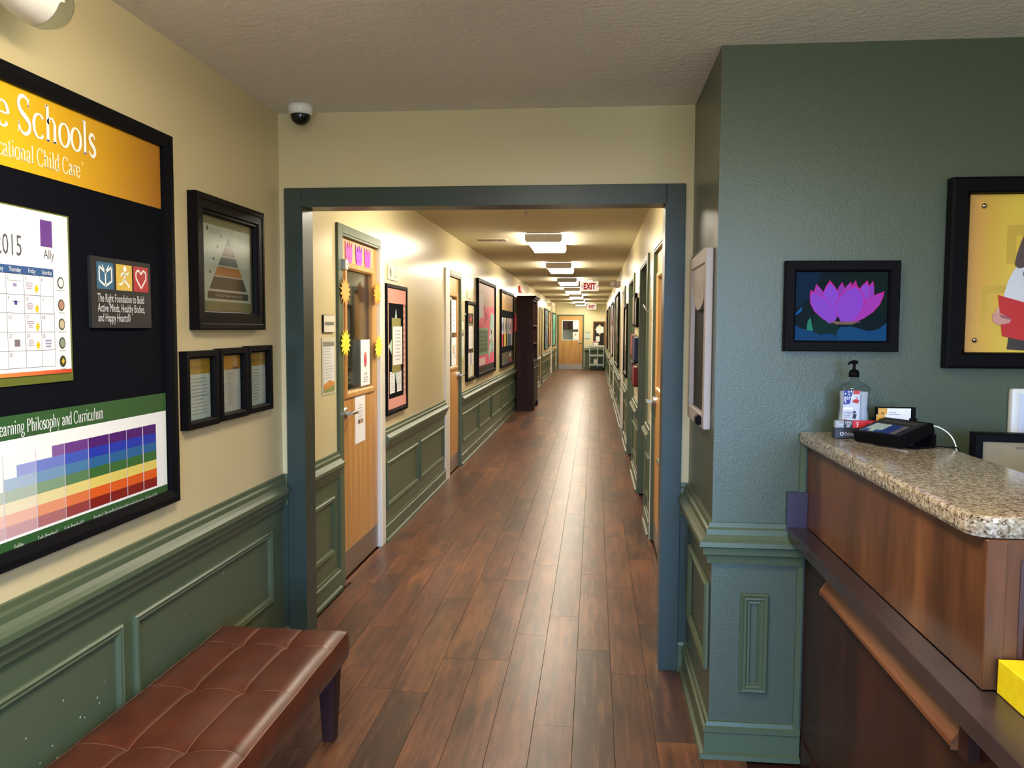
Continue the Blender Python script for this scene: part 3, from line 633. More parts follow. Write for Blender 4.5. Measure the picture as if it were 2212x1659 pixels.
# --- school bulletin board
bu0, bu1, bv0, bv1 = 1.12, 2.655, 0.92, 2.122; bw = 0.055
t = thing('bulletin_board', f_l(1.9, bv0, 0), 'large black framed bulletin board with yellow school banner above the bench', 'bulletin board')
MB(f_l).ring(bu0, bv0, bu1, bv1, 0.05, 0, 0.03, BLACKM, [(0, .001), (0, .03), (.02, .03), (.042, .024), (.042, .012)]).build('frame', t)
MB(f_l).box(bu0 + .02, bu1 - .02, bv0 + .02, bv1 - .02, 0.001, 0.012, NAVY).build('felt_panel', t)
YEL = gradient('yellow_banner_ramp', 'Y', 1.95, 2.62, [(0, (226, 180, 30)), (0.5, (206, 152, 28)), (1.0, (160, 100, 20))])  # banner yellow deepens to brown along Y
b = MB(f_l); b.box(bu0 + .042, bu1 - .055, 1.881, 2.098, 0.012, 0.0135, YEL)
ban = b.build('yellow_banner', t)
b = MB(f_l); b.text('Primrose Schools', 2.252, 1.974, 0.132, 0.0150, WHT, align='RIGHT', serif=True, sx=0.80)
b.build('banner_title', ban)
b = MB(f_l); b.text('Educational Child Care', 2.175, 1.905, 0.064, 0.0145, ink((246, 240, 214)), align='RIGHT', serif=True, sx=0.645)
b.circle(2.186, 1.945, 0.006, 0.0145, ink((226, 190, 90))).build('banner_subtitle', ban)
# lower philosophy poster
b = MB(f_l); b.box(bu0 + .042, 2.603, 0.942, 1.286, 0.012, 0.0135, ink((44, 88, 46)))
pos = b.build('curriculum_poster', t)
b = MB(f_l); c = 0.0140
b.rect(bu0 + .042, 0.985, 2.600, 1.228, c, WHT)
b.text('Balanced Learning Philosophy and Curriculum', 2.252, 1.240, 0.049, c, WHT, align='RIGHT', serif=True, sx=0.60)
cols = [(74, 12, 110), (22, 52, 176), (30, 98, 152), (52, 104, 50), (226, 204, 104), (222, 92, 28), (130, 22, 20)]
zb0, zb1 = 0.992, 1.192; hh = (zb1 - zb0) / 7; bx1 = 2.535
starts = [2.02, 1.885, 1.838, 1.80, 1.76, 1.70, 1.65]
xs = [2.535, 2.455, 2.365, 2.275, 2.175, 2.07, 1.955, 1.838, 1.70, 1.62]
def mix(a, q, f): return tuple(int(x + (y - x) * f) for x, y in zip(a, q))
for r_, (col, st) in enumerate(zip(cols, starts)):
    for i in range(len(xs) - 1):
        a1, a0 = xs[i], max(xs[i + 1], st)
        if a1 - a0 < 0.004: continue
        f = max(0.0, min(0.72, (2.22 - (a0 + a1) / 2) * 2.0))
        b.rect(a0, zb1 - (r_ + 1) * hh, a1, zb1 - r_ * hh, c + 0.0004, ink(mix(col, (236, 232, 240), f)))
for x in xs[1:-1]: b.rect(x - 0.0014, zb0, x + 0.0014, min(zb1, zb1), c + 0.0008, ink((206, 196, 210)))
b.rect(2.4535, zb0, 2.4575, zb1, c + 0.001, ink((214, 206, 224)))
for x, s_ in ((1.885, 'Toddler'), (1.995, 'Early Preschool I'), (2.103, 'Early Preschool II'), (2.215, 'Preschool'), (2.305, 'Private Pre-Kindergarten'), (2.405, 'Private Kindergarten'), (2.50, 'Explorers Club')):
    b.text(s_, x, 0.956, 0.022, c, ink((226, 232, 220)), align='CENTER', serif=True, sx=0.54)
b.build('poster_print', pos)
# --- wall calendar pinned to the board
t = thing('wall_calendar', f_l(1.9, 1.357, 0.013), 'white month calendar dated 2015 with olive backing pinned on the black board', 'calendar')
b = MB(f_l); b.box(1.50, 2.116, 1.357, 1.793, 0.0135, 0.0155, ink((96, 104, 36))); b.build('backing_sheet', t)
b = MB(f_l); b.box(1.505, 2.106, 1.379, 1.789, 0.0155, 0.018, ink((240, 240, 244)))
c = 0.0185
b.rect(1.505, 1.379, 2.106, 1.389, c, gradient('calendar_foot_stripe', 'Y', 1.8, 2.1, [(0, (232, 140, 70)), (1, (206, 70, 44))]))
b.text('2015', 1.924, 1.672, 0.072, c, ink((84, 84, 88)), align='RIGHT', sx=0.66)
b.rect(1.995, 1.703, 2.041, 1.770, c, ink((104, 60, 142)))
b.text('Ally', 2.005, 1.673, 0.034, c, ink((90, 90, 94)), sx=0.8)
cx = [1.60, 1.68, 1.76, 1.865, 1.928, 1.988, 2.040]; cz = [1.628, 1.578, 1.533, 1.487, 1.441, 1.399]
b.rect(1.53, 1.628, 2.041, 1.648, c, ink((44, 84, 140)))
for x, s_ in ((1.83, 'Wednesday'), (1.897, 'Thursday'), (1.958, 'Friday'), (2.015, 'Saturday')):
    b.text(s_, x, 1.633, 0.0155, c + 0.0004, WHT, align='CENTER', sx=0.72)
for x in cx: b.rect(x - 0.0007, cz[-1], x + 0.0007, 1.628, c, GREY)
for z in cz: b.rect(1.53, z - 0.0006, 2.041, z + 0.0006, c, GREY)
for i, row in enumerate(((2, 3, 4), (9, 10, 11), (16, 17, 18), (23, 24, 25), (30, None, None))):
    for j, n_ in enumerate(row):
        if n_: b.text(str(n_), cx[3 + j] + 0.004, cz[i] - 0.014, 0.014, c, ink((90, 84, 90)), sx=0.8)
    if i < 4:
        x, z = cx[5] - 0.014, cz[i] - 0.033
        b.poly([(x, z - 0.012), (x + 0.008, z), (x, z + 0.012), (x - 0.008, z)], c, ink((222, 190, 20)))
        b.greek(cx[4] + 0.006, cx[5] - 0.026, cz[i] - 0.019, 4, 0.0046, 0.002, c, ink((168, 140, 168)), 'C', i)
b.rect(1.889, 1.597, 1.902, 1.605, c, ink((150, 140, 180))).rect(1.892, 1.553, 1.902, 1.563, c, ink((70, 80, 170))).rect(1.888, 1.452, 1.908, 1.469, c, ink((120, 110, 116)))
for i in range(2): b.greek(1.872, 1.922, cz[i] - 0.016, 1, 0.004, 0.002, c, LGREY, 'C', i)
b.greek(1.997, 2.030, 1.467, 3, 0.0075, 0.004, c, ink((150, 140, 170)), 'C', 9)
for i, z in enumerate((1.615, 1.557, 1.507, 1.458, 1.410)):
    b.circle(2.070, z, 0.0135, c, ink((70, 74, 60)), 18, 0.0155); b.circle(2.070, z, 0.010, c + 0.0004, ink([(236, 236, 236), (176, 130, 110), (196, 178, 150), (140, 150, 130), (60, 56, 30)][i]), 16, 0.0115)
    if i == 4: b.poly([(2.070, z - .008), (2.077, z), (2.070, z + .009), (2.063, z)], c + .0008, ink((210, 180, 60)))
    b.greek(2.052, 2.090, z - 0.019, 1, 0.004, 0.0024, c, LGREY, 'C', i)
b.build('calendar_page', t)
# --- foundation plaque
t = MB(f_l); c = 0.0225
t.box(2.198, 2.510, 1.498, 1.698, 0.0125, 0.022, ink((26, 26, 27), 0.6))
for u, col in ((2.224, (38, 96, 132)), (2.320, (214, 180, 72)), (2.412, (176, 34, 40))): t.rect(u, 1.608, u + 0.084, 1.684, c, ink(col))
t.line([(2.266, 1.617), (2.236, 1.632), (2.236, 1.672), (2.266, 1.655), (2.297, 1.672), (2.297, 1.632), (2.266, 1.617), (2.266, 1.655)], 0.006, c + .0004, WHT)
t.line([(2.266, 1.655), (2.25, 1.676)], 0.004, c + .0004, WHT).line([(2.266, 1.655), (2.284, 1.676)], 0.004, c + .0004, WHT)
t.circle(2.366, 1.672, 0.009, c + .0004, WHT).line([(2.343, 1.650), (2.355, 1.660), (2.372, 1.655), (2.386, 1.662)], .006, c + .0004, WHT).line([(2.367, 1.656), (2.360, 1.640), (2.376, 1.630), (2.390, 1.618)], .007, c + .0004, WHT).line([(2.360, 1.640), (2.348, 1.626), (2.334, 1.626)], .006, c + .0004, WHT)
t.line([(2.454, 1.619), (2.426, 1.648), (2.426, 1.666), (2.440, 1.674), (2.454, 1.662), (2.468, 1.674), (2.482, 1.666), (2.482, 1.648), (2.454, 1.619)], .006, c + .0004, WHT)
for z, s_ in ((1.572, 'The Right Foundation to Build'), (1.544, 'Active Minds, Healthy Bodies,'), (1.516, 'and Happy Hearts®')):
    t.text(s_, 2.226, z, 0.034, c, ink((226, 226, 228)), sx=0.60 if s_[0] != 'T' else 0.585)
tag(t.build('slogan_plaque'), 'small black plaque with three coloured icons and white slogan on the board', 'plaque')
# --- framed pyramid certificate
CP = [(0, .001), (0, .034), (.005, .036), (.020, .036), (.024, .033), (.052, .033), (.056, .026), (.064, .026), (.068, .012), (.07, .006)]
t, b = framed('framed_certificate', f_l, 2.80, 1.492, 3.40, 1.975, .07, .036, FRAMEB, 'black framed pyramid chart hanging over three small frames', 'picture frame', None, CP, ink((150, 138, 104), .6), face_c=.007)
c = .0078
b.rect(2.905, 1.598, 3.31, 1.878, c, ink((228, 222, 214)))
px, pz0, pz1 = 3.108, 1.628, 1.862
lv = [(0, .13, (40, 38, 34)), (.15, .35, (50, 46, 40)), (.37, .52, (214, 126, 40)), (.54, .68, (40, 46, 62)), (.70, .84, (150, 84, 96)), (.86, 1.0, (120, 116, 110))]
for i, (f0, f1, col) in enumerate(lv):
    hw = 0.178
    z0, z1 = pz0 - 0.02 + f0 * (pz1 - pz0), pz0 - 0.02 + f1 * (pz1 - pz0)
    if i == 0: b.rect(px - .18, z0, px + .18, z1 - .004, c + .0004, ink(col))
    else: b.poly([(px - hw * (1 - f0) * 1.1, z0), (px + hw * (1 - f0) * 1.1, z0), (px + hw * (1 - f1) * 1.1, z1), (px - hw * (1 - f1) * 1.1, z1)], c + .0004, ink(col))
b.text('With the Right Foundation, Anything is Possible!', px, pz0 - .012, .017, c + .0008, ink((206, 200, 190)), align='CENTER', sx=.72)
b.circle(2.935, 1.862, .009, c + .0004, K); b.text('Continual Learning and', 2.95, 1.858, .0125, c + .0004, GREY, sx=.8).text('Development Pyramid', 2.95, 1.846, .0125, c + .0004, GREY, sx=.8)
b.greek(3.19, 3.295, 1.858, 4, .008, .003, c + .0004, LGREY, 'C', 3)
for u, z in ((3.05, 1.838), (3.02, 1.797), (2.985, 1.75), (2.955, 1.70)): b.rect(u - .012, z, u + .004, z + .009, c + .0004, ink((70, 66, 60)))
b.build('chart', t); MB(f_l).box(2.865, 3.335, 1.557, 1.91, .0115, .0130, GLASS).build('glass', t)
# --- three small frames
sm = [(2.72, 2.965, 'small black frame with a centred notice under a yellow header'), (2.982, 3.228, 'middle small black frame with a portrait photo in its header'), (3.236, 3.483, 'small black frame with ragged text lines beside the corridor opening')]
for i, (u0, u1, lab) in enumerate(sm):
    v0, v1 = 1.146 + .003 * i, 1.418 + .004 * i
    t, b = framed('small_frame', f_l, u0, v0, u1, v1, .028, .03, BLACK, lab, 'picture frame', 'three small black frames in a row', [(0, .001), (0, .03), (.02, .03), (.028, .02), (.028, .006)], ink((236, 236, 238)), face_c=.007)
    a0, a1 = u0 + .03, u1 - .03; uc = (a0 + a1) / 2; c = .0078
    b.rect(a0, v1 - .083, a1, v1 - .03, c, ink((206, 150, 34)) if i != 1 else ink((214, 146, 52)))
    if i != 1:
        b.text('Primrose Schools', uc + .008, v1 - .066, .026, c + .0004, ink((120, 90, 40)), align='CENTER', serif=True, sx=.72); b.circle(a0 + .02, v1 - .056, .009, c + .0004, ink((120, 90, 40)))
        b.greek(a0 + .02, a1 - .02, v1 - .098, 11, .0125, .003, c, LGREY, 'C' if i == 0 else 'L', 5 + i)
        if i == 0: b.rect(a0 + .01, v1 - .16, a1 - .01, v1 - .159, c, GREY)
    else:
        b.circle(uc + .045, v1 - .054, .017, c + .0004, ink((222, 176, 146)), 18, .024); b.rect(uc + .025, v1 - .083, uc + .068, v1 - .074, c + .0006, ink((60, 60, 66)))
        b.greek(uc - .035, uc + .035, v1 - .095, 19, .0068, .0022, c, LGREY, 'C', 8)
    b.build('notice', t); MB(f_l).box(u0 + .026, u1 - .026, v0 + .026, v1 - .026, .012, .0135, GLASS).build('glass', t)

# --- bench
bx0, bx1, by0, by1, bz = -1.372, -0.895, 1.46, 2.935, 0.402
t = thing('leather_bench', ((bx0 + bx1) / 2, (by0 + by1) / 2, 0), 'tufted brown leather bench standing along the wainscot', 'bench')
sx_ = [bx0 + (bx1 - bx0) / 3 * i for i in (1, 2)]; sy_ = [2.75 - .363 * i for i in range(4)]
def bench_z(x, y):
    dx = min(abs(x - q) for q in sx_); dy = min(abs(y - q) for q in sy_)
    e = min(x - bx0, bx1 - x, y - by0, by1 - y)
    z = bz + .0055 * (1 - math.exp(-dx / .05)) + .003 * (1 - math.exp(-dy / .06)) - .006
    r2 = dx * dx + dy * dy
    z -= .008 * math.exp(-r2 / .0009)
    z -= .0022 * math.exp(-(dx / .004) ** 2) + .0022 * math.exp(-(dy / .004) ** 2) * math.exp(-max(0, dx - .05) * 16)
    if e < .05: z -= .02 * ((.05 - e) / .05) ** 2
    return z
def axis(a, b_, marks, n):
    p = [a + (b_ - a) * i / n for i in range(n + 1)]
    for q in marks: p += [q + k for k in (-.008, -.004, 0, .004, .008)]
    return sorted(set(round(v, 5) for v in p if a <= v <= b_))
gx, gy = axis(bx0, bx1, sx_, 40), axis(by0, by1, sy_, 90)
nx = len(gx); vs = [(x, y, bench_z(x, y)) for y in gy for x in gx]
fs = [(j * nx + i, j * nx + i + 1, (j + 1) * nx + i + 1, (j + 1) * nx + i) for j in range(len(gy) - 1) for i in range(nx - 1)]
MB().add(vs, fs, LEATHER, True).build('seat_cushion', t)
# upholstered sides, slightly bulging
ring_ = [(x, by0) for x in gx] + [(bx1, y) for y in gy[1:]] + [(x, by1) for x in reversed(gx[:-1])] + [(bx0, y) for y in reversed(gy[1:-1])]
n = len(ring_); prof = [(0, 0), (.006, -.02), (.008, -.05), (.006, -.08), (0, -.1)]
cxm, cym = (bx0 + bx1) / 2, (by0 + by1) / 2; vs = []
for o_, dz in prof:
    for x, y in ring_:
        zt = bench_z(x, y); ox = o_ * (1 if x >= bx1 - 1e-6 else -1 if x <= bx0 + 1e-6 else 0); oy = o_ * (1 if y >= by1 - 1e-6 else -1 if y <= by0 + 1e-6 else 0)
        vs.append((x + ox, y + oy, zt + dz))
fs = [(k * n + i, k * n + (i + 1) % n, (k + 1) * n + (i + 1) % n, (k + 1) * n + i) for k in range(len(prof) - 1) for i in range(n)] + [tuple(range((len(prof) - 1) * n, len(prof) * n))]
MB().add(vs, fs, LEATHER, True).build('side_upholstery', t)
b = MB()
for q in sx_: b.tube([(q, y, bench_z(q, y) + .0004) for y in gy[1:-1]], .0009, STITCH, 5)
for q in sy_: b.tube([(x, q, bench_z(x, q) + .0002) for x in gx[1:-1]], .0006, STITCH, 5)
for x in (bx0, bx1): b.tube([(x, y, bench_z(x, y)) for y in gy], .0022, STITCH if x > -1 else LEATHER, 5)
for y in (by0, by1): b.tube([(x, y, bench_z(x, y)) for x in gx], .0022, LEATHER, 5)
b.build('seam_stitching', t)
for x in (bx0 + .055, bx1 - .05):
    for y in (by0 + .055, by1 - .055):
        b = MB(); vs = [(x + sx * w, y + sy * w, z) for z, w in ((0, .022), (.31, .036)) for sx, sy in ((-1, -1), (1, -1), (1, 1), (-1, 1))]
        b.add(vs, [(3, 2, 1, 0), (4, 5, 6, 7)] + [(i, (i + 1) % 4, 4 + (i + 1) % 4, 4 + i) for i in range(4)], MAHOG).build('leg', t, bevel=.003)

# --- emergency light high on the left wall
t = thing('emergency_light', (XL, 1.78, 2.22), 'white emergency light with clear lens above the bulletin board', 'lamp')
MB(FL(XL)).box(1.50, 1.78, 2.20, 2.38, .001, .075, WHITE).build('housing', t, bevel=.012, seg=2)
b = MB(); b.lathe([(.0, -.10), (.034, -.10), (.046, -.06), (.060, .0), (.066, .055), (.0655, .058), (.05, .05)], (0, 0, 0), WHITE, 24, 'Y')
MX = Matrix.Translation((-1.315, 1.835, 2.275)) @ Matrix.Rotation(math.radians(-10), 4, 'Z') @ Matrix.Rotation(math.radians(-6), 4, 'X')
b.v = [MX @ p for p in b.v]; b.build('lamp_head', t)
b = MB(); b.lathe([(.066, .056), (.064, .085), (.05, .115), (.028, .13), (.0, .134)], (0, 0, 0), CLEAR, 24, 'Y'); b.v = [MX @ p for p in b.v]; b.build('clear_lens', t)
b = MB(); b.tube([(-1.35, 1.70, 2.27), (-1.33, 1.76, 2.275)], .03, WHITE); b.build('swivel', t)
# --- dome camera
t = thing('dome_camera', (-1.262, 3.535, 2.36), 'small white dome camera with smoked black dome on the ceiling corner', 'camera')
MB().lathe([(.052, 0), (.052, -.012), (.050, -.034), (.044, -.04), (.0, -.04)], (-1.262, 3.535, HC), WHITE, 28).build('base_ring', t)
MB().lathe([(.042, -.036)] + [(.042 * math.cos(a), -.042 - .042 * math.sin(a)) for a in [i * PI / 16 for i in range(8)]] + [(0, -.084)], (-1.262, 3.535, HC), mat('smoked_dome', (16, 15, 16), .12), 28).build('dome', t)

# ------------------------------------------------------------------ lobby, right side
# --- reception desk
DX, DY0, DY1 = 0.730, 1.60, YG
t = thing('reception_desk', (1.2, 2.2, 0), 'cherry wood reception desk with a dark ledge and granite top', 'desk')
fd = FR(DX)   # u = world Y, out towards the corridor side
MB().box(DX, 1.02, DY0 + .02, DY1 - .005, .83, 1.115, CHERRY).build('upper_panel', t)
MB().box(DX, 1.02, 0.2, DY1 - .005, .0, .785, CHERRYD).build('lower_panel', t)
fy = FB(DY0 + .02)
b = MB(fy); b.box(DX - .003, DX + .034, .83, 1.115, 0, .022, CHERRY); b.build('corner_post', t, bevel=.002)
b = MB(fy); b.box(DX + .034, 2.0, 1.075, 1.115, 0, .016, CHERRY).box(DX + .034, 2.0, .83, .885, 0, .016, CHERRY).box(DX + .034, DX + .062, .885, 1.075, 0, .016, CHERRY); b.build('panel_frame', t)
MB(fy).ring(DX + .060, .883, 1.7, 1.077, .02, 0, .016, CHERRYD, [(0, .002), (0, .018), (.008, .020), (.020, .006), (.020, .002)]).build('panel_molding', t)
MB().box(1.02, 2.0, DY0 + .02, DY0 + .06, .83, 1.115, CHERRY).build('front_panel', t)
# low ledge along the front and low counter before the raised part
led = [(.665, 0.25), (1.6, 0.25), (1.6, DY0 + .004), (DX, DY0 + .004), (DX, DY1 - .022), (.665, DY1 - .022)]
b = MB(); b.prism(led, .788, .828, LEDGE); b.build('ledge', t, bevel=.004, seg=2)
MB().box(.661, .729, DY1 - .022, DY1 - .002, .80, .948, mat('plum_end_splash', (54, 44, 64), .35)).build('end_splash', t)
pr = [(.752, .0), (.750, .006), (.706, .034), (.694, .034), (.690, .0)]
b = MB(fd); b.sweep(pr, 1.64, 2.585, RAILW); b.build('support_rail', t, bevel=.002)
MB(fd).box(1.600, 1.638, .688, .752, 0, .022, CHERRYD).build('rail_end_block', t)
MB(fd).box(0.25, DY1 - .04, 0, .09, -.02, .006, CHERRYD).build('toe_kick', t)
# --- granite counter
b = MB()
r0 = .045; cx0, cx1, cy0, cy1 = .70, 1.05, 1.60, YG - .002
out = [(cx0 + r0 - r0 * math.cos(a), cy0 + r0 - r0 * math.sin(a)) for a in [i * PI / 16 for i in range(9)]]
out = [(cx0, cy1)] + out + [(2.0, cy0), (2.0, cy0 + .35), (cx1, cy0 + .35), (cx1, cy1)]
b.prism(out, 1.115, 1.157, GRANITE)
tag(b.build('granite_counter', bevel=.018, seg=4), 'speckled granite counter slab on top of the reception desk', 'counter')
# --- hand sanitiser
t = thing('sanitizer_bottle', (.842, 2.80, 1.157), 'clear pump bottle of hand sanitizer with flag label', 'bottle')
fb2 = FB(2.80)
def loft(b, secs, m, n=28, cap=True, smooth=True):
    """stacked super-ellipse sections: (cx, cy, z, rx, ry, power)"""
    vs = []
    for cx, cy, z, rx, ry, pw in secs:
        for i in range(n):
            a = 2 * PI * i / n; ca, sa = math.cos(a), math.sin(a)
            vs.append((cx + rx * abs(ca) ** pw * (1 if ca > 0 else -1), cy + ry * abs(sa) ** pw * (1 if sa > 0 else -1), z))
    k = len(secs); fs = [(j * n + i, j * n + (i + 1) % n, (j + 1) * n + (i + 1) % n, (j + 1) * n + i) for j in range(k - 1) for i in range(n)]
    if cap: fs += [tuple(range(n - 1, -1, -1)), tuple(range((k - 1) * n, k * n))]
    return b.add(vs, fs, m, smooth)
z0 = 1.158; bxc = .842
secs = [(bxc, 2.8, z0, .046, .026, .6), (bxc, 2.8, z0 + .004, .052, .03, .6), (bxc, 2.8, z0 + .03, .051, .029, .6), (bxc, 2.8, z0 + .09, .044, .026, .6), (bxc, 2.8, z0 + .13, .045, .026, .6), (bxc, 2.8, z0 + .155, .049, .027, .6), (bxc, 2.8, z0 + .162, .045, .025, .7), (bxc, 2.8, z0 + .172, .030, .02, .9), (bxc, 2.8, z0 + .178, .015, .014, 1), (bxc, 2.8, z0 + .195, .012, .012, 1)]
loft(MB(), secs, pane('clear_bottle', (234, 239, 241)), cap=True).build('bottle_body', t)
gel = [(bxc, 2.8, z0 + .004, .049, .027, .6), (bxc, 2.8, z0 + .03, .048, .026, .6), (bxc, 2.8, z0 + .09, .041, .023, .6), (bxc, 2.8, z0 + .145, .043, .023, .6)]
loft(MB(), gel, mat('pale_gel', (200, 206, 222), .3)).build('gel', t)
b = MB(FB(2.80 - .0305)); c = .0
lab = [(bxc - .047, z0 + .028), (bxc + .010, z0 + .028), (bxc + .010, z0 + .150), (bxc - .043, z0 + .150), (bxc - .041, z0 + .09)]
b.prism(lab, -.001, .0, ink((196, 202, 216)))
b.poly([(bxc - .041, z0 + .104), (bxc - .022, z0 + .106), (bxc - .012, z0 + .150), (bxc - .042, z0 + .150)], .0004, ink((34, 56, 140)))
b.poly([(bxc - .012, z0 + .138), (bxc + .008, z0 + .138), (bxc + .009, z0 + .150), (bxc - .010, z0 + .150)], .0004, ink((190, 46, 52))).poly([(bxc - .014, z0 + .112), (bxc + .004, z0 + .108), (bxc + .008, z0 + .120), (bxc - .010, z0 + .122)], .0004, ink((180, 40, 46)))
for du, dz in ((-.036, .139), (-.026, .145), (-.024, .137), (-.034, .112), (-.018, .146)): b.circle(bxc + du, z0 + dz, .0026, .0008, WHT, 5)
b.text('germ', bxc - .040, z0 + .120, .022, .0008, WHT, sx=.72).text('x', bxc - .004, z0 + .120, .022, .0009, ink((206, 40, 60)), sx=.72)
b.rect(bxc - .042, z0 + .088, bxc - .012, z0 + .095, .0004, WHT).text('original', bxc - .040, z0 + .074, .014, .0004, ink((110, 116, 140)), sx=.8)
b.greek(bxc - .040, bxc - .018, z0 + .070, 2, .005, .0022, .0004, ink((140, 146, 166)), 'L', 2)
b.circle(bxc - .006, z0 + .080, .0045, .0004, K, 10).poly([(bxc - .012, z0 + .060), (bxc - .002, z0 + .058), (bxc + .001, z0 + .074), (bxc - .010, z0 + .074)], .0004, K)
b.poly([(bxc - .045, z0 + .034), (bxc + .009, z0 + .034), (bxc + .009, z0 + .042), (bxc - .018, z0 + .042), (bxc - .030, z0 + .056), (bxc - .044, z0 + .056)], .0004, ink((176, 40, 40)))
b.build('label_print', t)
b = MB(); b.lathe([(.016, 0), (.016, .016), (.013, .017), (.013, .023), (.0, .023)], (bxc - .002, 2.8, z0 + .192), BLACK, 20).lathe([(.007, 0), (.0045, .006), (.005, .024), (.0, .025)], (bxc - .002, 2.8, z0 + .214), BLACK, 12)
b.tube([(bxc + .008, 2.8, z0 + .239), (bxc - .004, 2.8, z0 + .241), (bxc - .018, 2.797, z0 + .238), (bxc - .022, 2.796, z0 + .232)], [.0055, .006, .004, .003], BLACK)
b.build('pump', t)
# --- block date calendar
t = thing('desk_calendar', (.86, 2.735, 1.157), 'black perpetual date block reading Tue Mar 3 in front of the sanitizer', 'calendar')
fc = FB(2.722)
MB(fc).box(.763, .965, 1.158, 1.192, -.035, 0, ink((34, 34, 38), .4)).build('base_block', t, bevel=.0015)
b = MB(fc); b.text('Primrose Schools', .793, 1.168, .016, .0004, ink((206, 208, 214)), serif=True, sx=.82); b.circle(.785, 1.173, .006, .0004, ink((206, 208, 214))).circle(.785, 1.173, .0038, .0008, ink((60, 60, 66))); b.build('base_lettering', t)
for a0, a1, col in ((.766, .7925, (150, 156, 164)), (.793, .8185, (24, 26, 38)), (.819, .862, (196, 34, 44)), (.863, .905, (196, 34, 44))):
    MB(fc).box(a0, a1, 1.192, 1.2145, -.024, -.006, ink(col, .4)).build('date_card', t)
q = -.0056
def date_text(fn): b = MB(fc); fn(b); b.build('date_lettering', t)
date_text(lambda b: b.text('Tue', .779, 1.198, .015, q, ink((226, 228, 232)), align='CENTER', sx=.8))
date_text(lambda b: b.text('MAR', .806, 1.2045, .0115, q, WHT, align='CENTER', sx=.85).rect(.795, 1.2028, .817, 1.2034, q, WHT))
vs, fs_, w_ = sans_text('SEP'); date_text(lambda b: b.add([(.806 - (x - w_ / 2) * .0115 * .85, 1.2015 - y * .0115, q) for x, y in vs], fs_, WHT))
date_text(lambda b: b.text('3', .832, 1.1955, .021, q, WHT, align='CENTER')); date_text(lambda b: b.text('1', .874, 1.1955, .021, q, WHT, align='CENTER'))
# --- business card holder
t = thing('card_holder', (.955, 2.76, 1.157), 'black tiered holder with yellow and white business cards behind the keypad', 'card holder')
b = MB(FB(2.745)); b.box(.893, 1.022, 1.158, 1.222, -.03, 0, BLACK).box(.902, 1.022, 1.222, 1.256, -.034, -.014, BLACK).build('tray', t, bevel=.001)
for y, a0, v0 in ((2.7305, .906, 1.215), (2.7440, .896, 1.196)):
    f5 = FB(2.7585 if v0 > 1.2 else 2.7445)
    b = MB(f5); b.box(a0, a0 + .1, v0, v0 + .038, -.0005, .0005, ink((236, 236, 240))).rect(a0, v0, a0 + .027, v0 + .038, .0008, ink((214, 160, 60))).circle(a0 + .0135, v0 + .022, .006, .001, ink((150, 108, 40)), 12, .004)
    b.greek(a0 + .032, a0 + .07, v0 + .026, 2, .006, .002, .0008, ink((150, 150, 160)), 'L', 1); b.build('business_card', t)
# --- keypad terminal
A, B = Vector((.800, 2.640, 1.158)), Vector((.884, 2.480, 1.158)); du = (B - A).normalized(); wU = (B - A).length
dn = Vector((-du.y, du.x, 0)); dn = -dn if dn.x < 0 else dn
t = thing('keypad_terminal', (.9, 2.58, 1.157), 'black check-in keypad on a tilted stand near the counter end', 'keypad')
tilt = math.radians(17); dv = dn * math.cos(tilt) + Vector((0, 0, math.sin(tilt))); dnn = du.cross(dv); dnn = -dnn if dnn.z < 0 else dnn
fk = F(A + Vector((0, 0, .002)), du, dv, dnn); depth = .135
b = MB(fk); b.box(0, wU, 0, depth, 0, .034, BLACK); b.build('body', t, bevel=.006, seg=2)
b = MB(fk); b.box(.012, wU - .012, .012, depth - .012, .0335, .0348, mat('keypad_face', (30, 34, 40), .25)); b.rect(.025, depth - .040, wU - .03, depth - .022, .0352, ink((54, 50, 44))); b.build('face_plate', t)
for r_ in range(4):
    for c_ in range(6):
        col = (168, 186, 176) if c_ < 3 else (30, 52, 116) if c_ < 5 else (96, 90, 90)
        if r_ == 3 and c_ in (0, 2): col = (40, 70, 130)
        MB(fk).box(.024 + c_ * .0205, .024 + c_ * .0205 + .017, .066 - r_ * .0155, .066 - r_ * .0155 + .012, .0348, .0364, ink(col, .4)).build('key', t)
b = MB(F(A, du, dn, (0, 0, 1))); b.prism([(.11, .05), (wU + .004, .05), (wU + .004, .125), (.11, .125)], 0, .006, BLACK).prism([(.11, .118), (wU + .004, .118), (wU + .004, .128), (.11, .128)], .004, .04, BLACK).build('stand', t)
# cables
def cable(name, pts, r, m, label):
    o = MB().tube(spl3(pts), r, m, 6).build(name); return tag(o, label, 'cable')
def spl3(p):
    out = []
    for i in range(len(p) - 1):
        a, b_, c, d = [Vector(q) for q in (p[max(i - 1, 0)], p[i], p[i + 1], p[min(i + 2, len(p) - 1)])]
        for k in range(6):
            s_ = k / 6; out.append(.5 * (2 * b_ + (c - a) * s_ + (2 * a - 5 * b_ + 4 * c - d) * s_ * s_ + (3 * b_ - a - 3 * c + d) * s_ ** 3))
    return out + [Vector(p[-1])]
cable('white_cable', [(1.000, 2.600, 1.213), (1.025, 2.595, 1.214), (1.055, 2.58, 1.192), (1.066, 2.56, 1.155), (1.07, 2.55, 1.08)], .0022, WHITE, 'thin white cable arching from the keypad over the counter edge')
cable('black_cable', [(.972, 2.572, 1.166), (1.005, 2.565, 1.160), (1.035, 2.545, 1.1595), (1.06, 2.53, 1.155), (1.068, 2.52, 1.09)], .0022, BLACKM, 'thin black cable trailing behind the keypad across the granite')
